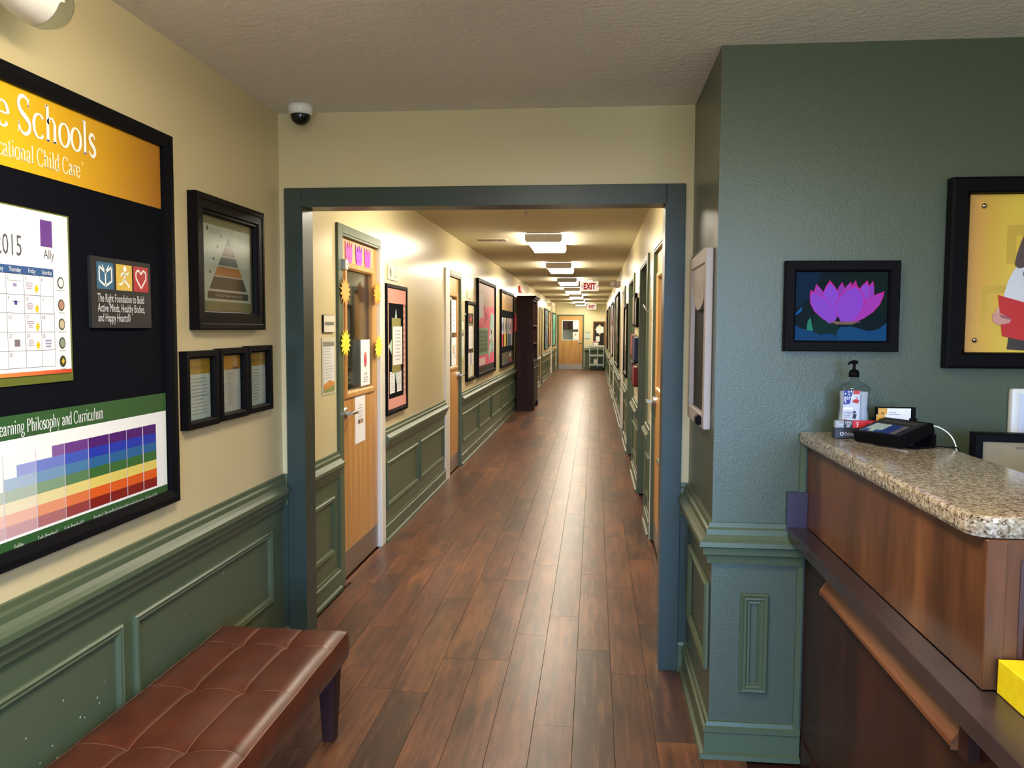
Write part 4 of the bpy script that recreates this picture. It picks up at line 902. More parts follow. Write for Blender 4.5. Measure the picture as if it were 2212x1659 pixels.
# --- monitor on the work surface behind the counter
t = thing('desk_monitor', (1.45, 2.6, .76), 'black monitor rising behind the granite counter', 'monitor')
fm = F((1.135, 2.605, .0), Vector((1, -.12, 0)).normalized(), (0, 0, 1), Vector((-.12, -1, 0)).normalized())
MB(fm).ring(0, .86, .56, 1.196, .026, 0, .0, BLACK, [(0, -.045), (0, .0), (.004, .004), (.022, .004), (.026, -.004)]).build('bezel', t)
MB(fm).box(.004, .556, .864, 1.192, -.045, -.012, BLACK).build('back_shell', t)
b = MB(fm); b.rect(.024, .884, .536, 1.172, -.005, ink((150, 132, 100), .25)); b.greek(.05, .09, 1.15, 4, .006, .0016, -.0046, ink((120, 104, 78)), 'L', 3); b.rect(.115, 1.15, .16, 1.158, -.0046, ink((116, 96, 72))); b.build('screen', t)
MB(fm).box(.24, .32, .765, .88, -.03, -.012, BLACK).box(.16, .40, .757, .769, -.1, .06, BLACK).build('foot', t)
b = MB(); b.box(1.07, 2.2, 1.95, YG - .01, .715, .755, CHERRYD).box(1.07, 2.2, YG - .06, YG - .02, 0, .715, CHERRYD).box(2.14, 2.2, 1.95, YG - .02, 0, .715, CHERRYD)
tag(b.build('work_surface'), 'dark wooden work surface behind the reception counter', 'desk')
# --- white wall box at the far right
t = thing('wall_box', (1.47, YG, 1.12), 'white plastic box on the green wall above the monitor', 'wall box')
MB(FB(YG)).box(1.370, 1.57, 1.09, 1.312, .001, .03, WHITE).build('box_body', t, bevel=.012, seg=2)
MB(FB(YG)).box(1.392, 1.548, 1.10, 1.296, .03, .036, ink((214, 220, 236), .3)).build('box_cover', t, bevel=.003)
# --- tissue box on the low counter
t = thing('tissue_box', (.81, 1.52, .829), 'bright yellow tissue box on the dark low counter', 'tissue box')
YT = mat('yellow_card', (236, 214, 12), .45, 0, .5, None, (30, (224, 196, 10)))
MB().box(.752, .88, 1.37, 1.592, .8295, .893, YT).build('carton', t, bevel=.001)
MB().poly([(.775 + .041 * (1 + math.cos(a)), 1.48 + .09 * math.sin(a)) for a in [i * PI / 10 for i in range(20)]], .8936, ink((232, 232, 236))).build('opening_print', t)
vs = []; n = 14
for i in range(n):
    a = 2 * PI * i / n; vs += [(.816 + .02 * math.cos(a), 1.48 + .05 * math.sin(a), .8938), (.816 + (.012 + .01 * math.sin(3 * a)) * math.cos(a), 1.48 + (.03 + .012 * math.cos(2 * a)) * math.sin(a), .925 + .012 * math.sin(3 * a + 1))]
MB().add(vs, [(2 * i, 2 * ((i + 1) % n), 2 * ((i + 1) % n) + 1, 2 * i + 1) for i in range(n)] + [tuple(2 * i + 1 for i in range(n))], PAPER, True).build('tissue', t)
# --- digital photo frame
t = thing('digital_photo_frame', (.818, YG, 1.428), 'black digital photo frame glowing with a purple lotus on the green wall', 'digital frame')
fg = FB(YG)
MB(fg).ring(.635, 1.430, 1.006, 1.732, .036, 0, .03, BLACK, [(0, .002), (0, .028), (.003, .031), (.030, .031), (.036, .024), (.036, .014)]).build('frame', t)
MB(fg).box(.64, 1.0, 1.435, 1.727, .003, .014, BLACKM).build('back_shell', t)
b = MB(fg); u0, v0, sw, sh = .664, 1.466, .311, .229; c = .0145
S = lambda x, y: (u0 + x * sw, v0 + y * sh)
E_ = 0.75
def sp(pts, col, k=0): b.poly([S(*p) for p in pts], c + .0003 * k, glow_ink(col, E_))
sp([(0, 0), (1, 0), (1, 1), (0, 1)], (4, 26, 34))
sp([(.0, .45), (.18, .6), (.3, 1), (.0, 1)], (6, 34, 62), 1); sp([(.55, .7), (1, .4), (1, 1), (.5, 1)], (8, 30, 30), 1); sp([(.2, .08), (.5, .08), (.42, .5), (.26, .62)], (6, 44, 44), 1)
sp([(.02, .38), (.1, .5), (.09, .42), (.03, .37)], (20, 90, 170), 2); sp([(.15, .14), (.22, .14), (.19, .34), (.16, .28)], (40, 130, 110), 2)
sp([(0, 0), (.47, 0), (.46, .07), (.4, .11), (.3, .08), (.18, .15), (.08, .18), (0, .26)], (12, 66, 116), 2)
sp([(.47, 0), (1, 0), (1, .28), (.9, .17), (.8, .14), (.62, .21), (.5, .2), (.465, .12)], (16, 72, 124), 2)
def petal(bx_, by_, tx, ty, wd, col, k, tip=(196, 36, 150)):
    d = Vector((tx - bx_, ty - by_)); p = Vector((-d.y, d.x)).normalized() * wd
    prof_ = [(0, .25), (.2, .72), (.45, 1.0), (.68, .86), (.85, .48), (1.0, .0)]
    Lp = [(bx_ + d.x * f - p.x * w, by_ + d.y * f - p.y * w) for f, w in prof_]; Rp = [(bx_ + d.x * f + p.x * w, by_ + d.y * f + p.y * w) for f, w in prof_[:-1]]
    sp(Lp + Rp[::-1], tip, k)
    sh_ = lambda q: (bx_ + (q[0] - bx_) * .94, by_ + (q[1] - by_) * .94)
    ins = [(bx_ + d.x * f * .97 - p.x * w * .95, by_ + d.y * f * .97 - p.y * w * .95) for f, w in prof_[:-1]] + [(bx_ + d.x * .93, by_ + d.y * .93)] + [(bx_ + d.x * f * .97 + p.x * w * .95, by_ + d.y * f * .97 + p.y * w * .95) for f, w in prof_[:-1]][::-1]
    sp(ins, col, k + 1)
for a in ((.48, .35, .51, .86, .06, (140, 60, 190), 3), (.58, .35, .65, .88, .06, (150, 64, 196), 3), (.50, .35, .60, .86, .07, (150, 70, 205), 4), (.34, .32, .24, .83, .07, (150, 70, 200), 4), (.72, .35, .83, .87, .06, (140, 70, 200), 4), (.66, .33, .77, .88, .08, (146, 76, 214), 5), (.42, .28, .38, .88, .10, (140, 78, 220), 6), (.42, .26, .18, .74, .10, (140, 76, 216), 8), (.62, .27, .95, .72, .09, (168, 60, 190), 8), (.55, .25, .65, .83, .15, (142, 74, 216), 10)): petal(*a)
sp([(.38, .28), (.7, .28), (.62, .235), (.46, .235)], (120, 96, 90), 13)
for x in (.37, .46, .56, .7): b.circle(*S(x, .265), .0012, c + .005, glow_ink((200, 220, 235), E_), 8)
b.build('screen', t)
# --- big framed poster of a reader
t = thing('framed_poster', (1.6, YG, 1.38), 'large black framed yellow poster of a person in white with a red book', 'poster')
MB(fg).ring(1.152, 1.378, 2.05, 1.998, .075, 0, .05, BLACK, [(0, .002), (0, .046), (.008, .05), (.044, .05), (.05, .044), (.054, .012), (.062, .012)]).build('frame', t)
MB(fg).box(1.17, 2.03, 1.39, 1.985, .003, .012, BLACKM).build('backing_board', t)
b = MB(fg); PG = gradient('poster_yellow_print', 'X', 1.22, 1.36, [(0, (204, 146, 72)), (.5, (212, 168, 62)), (1, (222, 188, 66))])
b.box(1.219, 1.98, 1.430, 1.946, .012, .020, PG); c = .0206
def gp(px_, py_): return (1.221 + (px_ - 2085) * .00150, 1.430 + (751.7 - py_) * .001515)
def gpoly(pts, col, k=0): b.poly([gp(*p) for p in pts], c + .0004 * k, ink(col, .35))
ow = (200, 164, 60)
for q in ([(2163, 478), (2212, 476), (2212, 498), (2182, 500), (2182, 560), (2163, 560)], [(2115, 608), (2170, 606), (2170, 622), (2124, 624), (2124, 690), (2115, 692)]): gpoly(q, ow)
gpoly([(2171, 745), (2176, 700), (2290, 700), (2290, 751)], (52, 44, 42), 1)                       # skirt
gpoly([(2160, 630), (2168, 598), (2180, 572), (2196, 560), (2290, 556), (2290, 700), (2200, 690)], (214, 214, 220), 2)   # blouse
gpoly([(2194, 566), (2203, 596), (2212, 640), (2262, 640), (2262, 596), (2240, 566)], (44, 38, 40), 3)    # pinafore
gpoly([(2194, 570), (2214, 562), (2226, 592), (2206, 590)], (220, 220, 226), 4)
gpoly([(2215, 466), (2205, 480), (2193, 510), (2184, 540), (2180, 562), (2188, 570), (2210, 566), (2250, 566), (2258, 480), (2238, 462)], (84, 64, 64), 5)   # hair
gpoly([(2222, 500), (2244, 500), (2250, 530), (2240, 556), (2224, 552)], (214, 166, 144), 6)
gpoly([(2140, 672), (2147, 656), (2160, 650), (2168, 664), (2166, 690), (2150, 690)], (214, 158, 146), 6)
gpoly([(2148, 627), (2290, 668), (2290, 744), (2160, 716)], (192, 34, 40), 7)       # book
gpoly([(2138, 668), (2150, 664), (2166, 672), (2178, 680), (2174, 688), (2150, 692), (2139, 684)], (206, 146, 136), 8)
gpoly([(2152, 668), (2170, 674), (2178, 682), (2156, 676)], (150, 90, 92), 9)
b.build('poster_print', t)
for x, z in ((1.262, 1.908), (1.248, 1.470), (1.94, 1.908), (1.94, 1.470)):
    b = MB(); b.lathe([(.009, -.020), (.009, -.022), (.007, -.027), (.0, -.030)], (x, YG, z), STEEL, 16, 'Y'); b.build('standoff_stud', t)
# --- chalkboard on the return wall
fw = FR(XR)
t = thing('chalkboard', fw(3.26, 1.145, 0), 'narrow white framed chalkboard with a carved top on the return wall', 'chalkboard')
CW = mat('whitewashed_wood', (176, 168, 168), .55)
b = MB(fw); b.box(3.005, 3.055, 1.145, 1.79, .001, .026, CW).box(3.47, 3.52, 1.145, 1.79, .001, .026, CW).box(3.055, 3.47, 1.145, 1.195, .001, .026, CW).box(3.055, 3.47, 1.74, 1.79, .001, .026, CW); b.build('frame', t, bevel=.003)
MB(fw).box(3.05, 3.475, 1.19, 1.745, .001, .008, mat('chalk_slate', (40, 40, 46), .7, 0, .15, None, (30, (52, 52, 56)))).build('slate', t)
crest = [(3.055, 1.742), (3.055, 1.69)] + [(3.2625 - .2 * math.cos(a), 1.69 - .115 * math.sin(a)) for a in [i * PI / 14 for i in range(1, 14)]] + [(3.47, 1.69), (3.47, 1.742)]
MB(fw).prism(crest, .008, .02, CW).build('carved_crest', t)
b = MB(fw)
for i in range(9): b.circle(3.14 + .03 * i, 1.655 + .02 * math.sin(i * 2.1), .013, .0206, ink((186, 176, 178)), 10)
b.build('crest_relief', t)
MB(fw).box(3.05, 3.12, 1.20, 1.30, .008, .018, CW).build('chalk_holder', t, bevel=.004)
MB(fw).box(3.06, 3.12, 1.155, 1.19, .026, .045, BLACKM).build('eraser_clip', t, bevel=.006)

# ------------------------------------------------------------------ corridor ceiling
t = thing('ceiling_light', (-.51, 8.9, HC - .08), 'x', 'ceiling light', 'wraparound lights down the corridor')
END = mat('grey_end_cap', (240, 232, 222), .5)
wl = 0.18; y0, y1 = 8.29, 9.49
pr = [(-wl, HC - .010), (-wl, HC - .066), (-wl + .016, HC - .09), (wl - .016, HC - .09), (wl, HC - .066), (wl, HC - .010)]
b = MB(F((-.51, 0, 0), (0, 1, 0), (0, 0, 1), (1, 0, 0)))
n = len(pr); vs = [(y, z, x) for y in (y0 + .012, y1 - .012) for x, z in pr]
b.add(vs, [(i, i + 1, n + i + 1, n + i) for i in range(n - 1)], LENS); b.build('diffuser', t)
MB().box(-.51 - wl + .01, -.51 + wl - .01, y0 + .004, y1 - .004, HC - .010, HC - .0005, END).build('housing', t)
for ya, yb in ((y0, y0 + .014), (y1 - .014, y1)):
    b = MB(F((-.51, 0, 0), (1, 0, 0), (0, 0, 1), (0, 1, 0))); b.prism([(x * 1.02, z - .003) for x, z in pr], ya, yb, END); b.build('end_cap', t)
ords = ['nearest ceiling light, the first in view past the opening', 'second ceiling light down the corridor', 'third ceiling light down the corridor', 'fourth ceiling light down the corridor', 'fifth ceiling light down the corridor', 'sixth ceiling light down the corridor', 'last ceiling light before the end door']
t['label'] = ords[0]
for k, yy in enumerate((11.84, 15.39, 18.96, 22.52, 26.1, 29.7)):
    c = copy_tree(t, (0, yy - y0, 0)); c['label'] = ords[k + 1]
c = copy_tree(t, (0, 4.74 - y0, 0)); c['label'] = 'ceiling light just past the cased opening'
c = copy_tree(t, (.2, .85 - y0, 0)); c['label'] = 'added unseen light brightening the lobby ceiling and bench wall'  # extra fixture out of view, added to lift the lobby ceiling and wall
LENS_L = glow('added_lobby_lens', (255, 243, 221), FIXTURE * 0.85)  # dimmer lens for the added lobby fixture
for ch in c.children:
    if ch.name.startswith('diffuser'): ch.data = ch.data.copy(); ch.data.materials[0] = LENS_L
c = copy_tree(t, (1.9, -1.2 - y0, 0)); c['label'] = 'second added unseen light brightening the lobby ceiling'  # another added fixture behind the camera, for bounce onto the ceiling
# recessed lobby downlights
def downlight(x, y, lab):
    t = thing('downlight', (x, y, HC - .02), lab, 'downlight', 'recessed lobby downlights')
    MB().lathe([(.075, 0), (.09, -.003), (.092, -.006), (.076, -.008), (.07, -.002)], (x, y, HC), WHITE, 24).build('trim_ring', t)
    MB().lathe([(.068, -.001), (.0, -.001)], (x, y, HC), glow('downlight_lens_%d' % len(MATS), (255, 226, 170), 2.0), 24).build('lens', t)
    d = bpy.data.lights.new('downlight_lamp', 'SPOT'); d.energy = LOBBY; d.color = (1.0, .90, .74); d.spot_size = math.radians(150); d.spot_blend = .8; d.shadow_soft_size = .07
    o = bpy.data.objects.new('downlight_lamp', d); COL.objects.link(o); o.location = (x, y, HC - .02)
downlight(-.55, 1.35, 'recessed downlight over the bench end of the lobby')
downlight(-.55, -1.3, 'recessed downlight near the entrance')
# vent, sprinkler, exit signs
t = thing('ceiling_vent', (-1.09, 8.9, HC - .012), 'slotted ceiling vent beside the nearest light', 'vent')
MB().box(-1.26, -.93, 8.80, 8.98, HC - .008, HC - .0005, CEIL_C).build('vent_frame', t)
for i in range(9): MB().box(-1.245 + i * .034, -1.225 + i * .034, 8.815, 8.965, HC - .012, HC - .008, ink((96, 88, 72))).build('vent_slat', t)
t = thing('sprinkler_head', (-.566, 6.85, HC - .03), 'small sprinkler head on the ceiling before the first light', 'sprinkler')
MB().lathe([(.035, 0), (.03, -.006), (.0, -.007)], (-.566, 6.85, HC), STEEL, 16).build('escutcheon', t)
MB().tube([(-.566, 6.85, HC - .005), (-.566, 6.85, HC - .03)], .008, STEEL).lathe([(.018, -.03), (.018, -.033), (.0, -.034)], (-.566, 6.85, HC), STEEL, 12).build('deflector', t)
def exit_sign(y, z0, z1, x0, x1, ar, lab):
    t = thing('exit_sign', ((x0 + x1) / 2, y, z0), lab, 'exit sign', 'exit signs')
    MB().box(x0, x1, y, y + .04, z0, z1, WHITE).build('sign_body', t, bevel=.003)
    fx = FB(y); h = z1 - z0; uc = (x0 + x1) / 2; RED = glow_ink((220, 16, 30), .5)
    b = MB(fx); b.rect(x0 + .006, z0 + .006, x1 - .006, z1 - .006, .0006, glow_ink((250, 234, 208), .85))
    b.text('EXIT', uc, z0 + h * .2, h * .86, .0016, RED, align='CENTER', fit=(x1 - x0) * .68, bold=.045)
    for sg in ar: q = uc + sg * (x1 - x0) * .43; b.line([(q - sg * .012, z0 + h * .62), (q + sg * .006, z0 + h * .5), (q - sg * .012, z0 + h * .38)], .010, .0016, RED)
    b.build('sign_face', t)
    MB().box(uc - .06, uc + .06, y + .005, y + .035, z1, HC - .0005, WHITE).build('mount', t)
exit_sign(16.3, 2.236, 2.43, -.277, .072, (-1, 1), 'larger exit sign with arrows both ways hanging among the lights')
exit_sign(31.0, 2.242, 2.43, -.27, .066, (1,), 'small distant exit sign in front of the end wall')

# ------------------------------------------------------------------ corridor left wall things
fl = FL(XCL)
t = thing('room_sign', fl(4.46, 1.475, 0), 'small white room sign reading older infants beside the flowered door', 'sign')
MB(fl).box(4.365, 4.555, 1.475, 1.573, .001, .010, FRAMEB).build('sign_edge', t, bevel=.003)
b = MB(fl); b.box(4.368, 4.552, 1.478, 1.570, .010, .012, ink((222, 216, 200))).text('OLDER INFANTS', 4.46, 1.516, .026, .0126, K, align='CENTER', fit=.165, bold=.03); b.build('sign_face', t)
def sheet(name, fr, u0, v0, u1, v1, c0, label, cat, col=(238, 238, 240), rows=0, rcol=(176, 176, 182), head=None, foot=None, group=None, curl=0.0, seed=1, align='L', build=True, thick=.0015):
    b = MB(fr); b.box(u0, u1, v0, v1, c0, c0 + thick, ink(col)); w, h = u1 - u0, v1 - v0; c = c0 + thick + .0006
    if head: b.rect(u0, v1 - h * head[0], u1, v1, c, ink(head[1]))
    if foot: b.rect(u0, v0, u1, v0 + h * foot[0], c, ink(foot[1]))
    if rows:
        top = v1 - h * ((head[0] if head else 0) + .1); avail = h * (.84 - (head[0] if head else 0) - (foot[0] if foot else 0))
        b.greek(u0 + w * .12, u1 - w * .12, top, rows, avail / rows, avail / rows * .28, c, ink(rcol), align, seed)
    if build: return tag(b.build(name), label, cat, group)
    return b, c + .0006
b, c = sheet('licence_notice', fl, 4.352, 1.137, 4.582, 1.450, .002, '', '', (206, 202, 178), build=False)
b.rect(4.372, 1.40, 4.562, 1.425, c, ink((130, 134, 118))).rect(4.372, 1.20, 4.562, 1.40, c, ink((222, 222, 220))).greek(4.385, 4.55, 1.39, 11, .016, .004, c + .0005, LGREY, 'L', 4)
b.poly([(4.372, 1.19), (4.47, 1.215), (4.562, 1.20), (4.562, 1.17), (4.372, 1.16)], c + .0006, ink((206, 140, 70))).poly([(4.372, 1.15), (4.562, 1.15), (4.562, 1.185), (4.45, 1.17), (4.372, 1.165)], c + .0011, ink((130, 146, 90)))
tag(b.build('licence_notice'), 'printed notice in a clear sleeve below the older infants sign', 'notice')
# door decorations
cD = -.012 + .0006
def cut(name, pts, col, c0, label, cat, group, marks=None, fr=fl, th=.003):
    b = MB(fr); b.prism(pts, c0, c0 + th, ink(col, .6))
    if marks:
        for ln in marks: b.line(ln, .004, c0 + .0036, ink((120, 40, 90)))
    return tag(b.build(name), label, cat, group)
def petals(uc, vc, ru, rv, n=14):
    return [(uc + ru * (1 if i % 2 else .62) * math.cos(PI * i / n), vc + rv * (1 if i % 2 else .62) * math.sin(PI * i / n)) for i in range(2 * n)]
for uc, vc, col, lab in ((4.775, 1.712, (244, 168, 84), 'light orange paper flower high on the near side of the door glass'), (5.495, 1.73, (240, 156, 50), 'orange paper flower high on the far side of the door glass'), (4.775, 1.415, (242, 220, 60), 'yellow paper flower low on the near side of the door glass'), (5.52, 1.375, (246, 226, 70), 'yellow paper flower low on the far side of the door glass')):
    cut('paper_flower', petals(uc - .06, vc, .098, .082), col, cD + .034, lab, 'paper flower', 'paper flowers around the door glass')
for uc, col, lab in ((4.905, (226, 84, 178), 'pink paper tulip nearest the hinge corner above the door glass'), (5.12, (158, 74, 206), 'purple paper tulip between two pink ones'), (5.32, (230, 74, 186), 'pink paper tulip at the far side above the door glass')):
    p = [(uc - .072, 2.015), (uc - .066, 1.925), (uc - .042, 1.872), (uc, 1.852), (uc + .042, 1.872), (uc + .066, 1.925), (uc + .072, 2.015), (uc + .035, 1.968), (uc + .018, 2.014), (uc, 1.968), (uc - .018, 2.012), (uc - .035, 1.968)]
    cut('paper_tulip', p, col, cD, lab, 'paper tulip', 'paper tulips above the door glass', [[(uc - .03, 1.925), (uc - .01, 1.915), (uc + .005, 1.925), (uc + .03, 1.918)], [(uc - .025, 1.965), (uc - .02, 1.955)], [(uc + .02, 1.965), (uc + .025, 1.955)]])
b, c = sheet('drawing_sheet', fl, 5.135, 1.135, 5.345, 1.428, cD + .004, '', '', build=False)
b.circle(5.235, 1.30, .034, c, ink((206, 110, 90)), 14, .05).circle(5.24, 1.29, .02, c + .0005, ink((196, 70, 110)), 12, .03).text('today', 5.24, 1.205, .026, c, ink((90, 90, 120)), align='CENTER').greek(5.17, 5.31, 1.19, 3, .014, .004, c, GREY, 'C', 7)
tag(b.build('drawing_sheet'), 'white sheet with a red drawing taped inside the door glass corner', 'paper')
b, c = sheet('door_notice', fl, 5.015, .782, 5.235, 1.080, cD, '', '', build=False)
b.greek(5.06, 5.19, 1.02, 6, .018, .005, c, LGREY, 'C', 3)
for i in range(5): b.circle(5.075 + i * .026, .915, .011, c, ink([(190, 130, 90), (90, 70, 60), (200, 170, 80), (120, 80, 60), (180, 140, 110)][i]), 8, .016)
tag(b.build('door_notice'), 'white notice taped under the glass of the flowered door', 'paper')
t = thing('door_alarm', fl(4.71, 1.84, 0), 'square grey alarm switch at the top corner of the flowered door', 'switch')
MB(fl).box(4.685, 4.745, 1.835, 1.895, .014, .035, STEEL).build('switch_body', t, bevel=.003); b = MB(fl); b.circle(4.715, 1.866, .02, .0356, WHT, 14).circle(4.715, 1.866, .008, .036, K, 10).build('switch_dial', t)
# signs and boards
b, c = sheet('room_placard', fl, 5.80, 1.846, 6.085, 1.945, .002, '', '', (226, 218, 196), build=False, thick=.006)
b.circle(5.86, 1.9, .03, c, ink((120, 120, 110)), 14, .036).text('Young', 6.0, 1.905, .03, c, GREY, align='CENTER').text('Toddlers', 6.0, 1.866, .03, c, GREY, align='CENTER')
tag(b.build('room_placard'), 'small cream placard above the pink bordered board', 'sign')
t = thing('pink_board', fl(5.98, .89, 0), 'narrow black notice board with pink scalloped border past the flowered door', 'notice board')
MB(fl).ring(5.668, .888, 6.31, 1.812, .03, 0, .03, BLACK, [(0, .001), (0, .03), (.022, .03), (.03, .014)]).build('frame', t)
MB(fl).box(5.69, 6.29, .91, 1.79, .001, .014, NAVY).build('felt_panel', t)
PK, PK2 = ink((206, 140, 122), .8), ink((222, 176, 148), .8)
for nm, a0, a1, v0, v1 in (('border_strip', 5.70, 6.28, 1.68, 1.782), ('border_strip', 5.70, 6.28, .925, 1.0)):
    b = MB(fl); n = 22
    for i in range(n):
        p0 = a0 + (a1 - a0) * i / n; p1 = a0 + (a1 - a0) * (i + 1) / n; pm_ = (p0 + p1) / 2
        b.add([(p0, v0, .015), (pm_, v0, .024), (p1, v0, .015), (p0, v1, .015), (pm_, v1, .024), (p1, v1, .015)], [(0, 1, 4, 3), (1, 2, 5, 4)], PK)
    b.build(nm, t)
for a0 in (5.70, 6.225):
    b = MB(fl)
    for i in range(30): z = 1.0 + .68 * i / 30; b.prism([(a0, z), (a0 + .055, z), (a0 + .055 + (.006 if i % 2 else 0), z + .0113), (a0 + .055, z + .0226), (a0, z + .0226)], .0142, .018, PK if i % 2 else PK2)
    b.build('border_strip', t)
cut('paper_star', [(5.985, 1.64), (6.06, 1.45), (6.18, 1.37), (6.06, 1.28), (5.985, 1.10), (5.91, 1.28), (5.76, 1.37), (5.91, 1.45)], (176, 206, 188), .0145, 'pale green paper star behind the clipboard sheet', 'paper star', None)
sheet('olive_folder', fl, 5.845, 1.185, 6.115, 1.575, .0185, 'olive folder behind the white page on the pink bordered board', 'folder', (142, 136, 72))
sheet('board_page', fl, 5.865, 1.235, 6.15, 1.515, .0215, 'largest white page on the pink bordered board', 'paper', rows=9, seed=3, align='C')
sheet('board_leaflet', fl, 5.795, .985 + .05, 5.94, 1.19, .0150, 'white leaflet on the door side at the foot of the pink bordered board', 'paper', rows=8, seed=4)
sheet('board_leaflet', fl, 6.01, 1.035, 6.15, 1.19, .0150, 'white leaflet on the far side at the foot of the pink bordered board', 'paper', rows=8, seed=5)
# second door's papers
sheet('door_sheet', fl, 8.50, 1.46, 8.78, 1.80, cD - .018 + .022, 'white list sheet high on the second left door glass', 'paper', rows=5, align='C', seed=6)
b, c = sheet('door_sheet', fl, 8.50, 1.115, 8.80, 1.41, cD + .004, '', '', build=False)
b.circle(8.60, 1.28, .03, c, ink((206, 150, 80)), 12, .05).greek(8.62, 8.78, 1.33, 6, .025, .007, c, GREY, 'C', 2); tag(b.build('door_sheet'), 'white illustrated sheet low on the second left door glass', 'paper')
t = thing('coat_hook', fl(9.06, 1.66, 0), 'small metal hook on the wall past the second left door', 'hook'); MB(fl).box(9.045, 9.075, 1.63, 1.70, .001, .008, STEEL).build('hook_plate', t); MB().tube([fl(9.06, 1.65, .006), fl(9.06, 1.64, .04), fl(9.06, 1.67, .055)], .006, STEEL, 6).build('hook_arm', t)
sheet('room_sign_small', fl, 9.09, 1.49, 9.21, 1.575, .002, 'small cream sign above a sleeve notice past the second left door', 'sign', (214, 208, 190), thick=.006)
sheet('sleeve_notice', fl, 9.09, 1.15, 9.25, 1.455, .002, 'sleeve notice below the small cream sign', 'notice', (200, 204, 190), rows=8, head=(.12, (120, 124, 110)), foot=(.12, (170, 170, 110)))
sheet('light_switch_plate', fl, 9.49, 1.85, 9.74, 1.94, .002, 'small cream placard above the narrow board', 'sign', (224, 214, 190), rows=2, thick=.008)
t = thing('narrow_board', fl(9.68, .9, 0), 'narrow black and cream notice board between the second door and pink poster', 'notice board')
MB(fl).ring(9.345, .897, 10.01, 1.815, .04, 0, .035, BLACK, [(0, .001), (0, .035), (.03, .035), (.04, .014)]).build('frame', t)
b = MB(fl); b.box(9.37, 9.99, .92, 1.79, .001, .014, ink((214, 204, 160))).rect(9.47, 1.08, 9.91, 1.68, .0146, ink((30, 24, 26))); b.build('panel', t)
sheet('board_page', fl, 9.52, 1.27, 9.84, 1.56, .0166, 'white page in the middle of the narrow board', 'paper', rows=8, seed=11, head=(.1, (150, 136, 70)))
for a0, a1, v0, v1, lab in ((9.50, 9.66, 1.08, 1.22, 'leaflet at lower left of the narrow board'), (9.72, 9.88, 1.08, 1.22, 'leaflet at lower right of the narrow board'), (9.60, 9.78, .95, 1.075, 'lowest leaflet on the narrow board')): sheet('board_leaflet', fl, a0, v0, a1, v1, .0166, lab, 'paper', rows=5, seed=int(a0 * 10))
cut('paper_arrow', [(9.60, 1.60), (9.68, 1.66), (9.76, 1.60), (9.68, 1.575)], (206, 84, 84), .0152, 'red paper triangle at the top of the narrow board', 'paper shape', None)
# pink art board
t = thing('art_board', fl(11.1, .9, 0), 'tall black framed pink art board with green chalkboard patch', 'art board')
MB(fl).ring(10.23, .895, 12.06, 2.128, .05, 0, .035, BLACK, [(0, .001), (0, .035), (.04, .035), (.05, .014)]).build('frame', t)
b = MB(fl); b.box(10.26, 12.03, .925, 2.10, .001, .014, ink((176, 140, 124)))
def bl(pts, col, k): b.poly([(10.27 + x * 1.75, .93 + y * 1.165) for x, y in pts], .0146 + k * .0005, ink(col, .5))
bl([(0, .08), (1, .08), (1, .72), (.85, .76), (.5, .73), (.35, .76), (0, .7)], (214, 88, 120), 0)
bl([(0, .6), (.06, .57), (.2, .62), (.3, .6), (.34, .82), (.24, .88), (.1, .86), (0, .9)], (190, 184, 190), 1); bl([(0, 0), (1, 0), (1, .08), (0, .08)], (28, 26, 34), 1)
bl([(.03, .20), (.58, .20), (.58, .50), (.03, .50)], (112, 156, 122), 2); bl([(.07, .23), (.54, .23), (.54, .47), (.07, .47)], (62, 90, 70), 3)
for i in range(4): bl([(.1, .42 - .045 * i), (.5, .42 - .045 * i), (.5, .43 - .045 * i), (.1, .43 - .045 * i)], (104, 132, 110), 4)
bl([(.08, .09), (.42, .09), (.42, .17), (.08, .17)], (226, 196, 204), 4)
bl([(.66, .12), (.74, .2), (.96, .22), (.97, .66), (.8, .69), (.7, .6), (.72, .4), (.6, .2)], (150, 190, 178), 3)
for i in range(26):
    x, y = R.uniform(.64, .93), R.uniform(.16, .62); r_ = R.uniform(.015, .05); bl([(x, y), (x + r_ * 1.4, y + r_), (x + r_, y + 2 * r_), (x - r_ * .4, y + r_)], R.choice([(230, 236, 236), (120, 170, 176), (206, 210, 160), (232, 190, 196), (90, 140, 150)]), 5)
for x, y in ((.36, .68), (.42, .62), (.48, .6), (.4, .55), (.55, .58)): bl([(x, y), (x + .02, y + .02), (x + .015, y + .07), (x - .01, y + .05)], (96, 30, 50), 6)
b.build('art_panel', t)
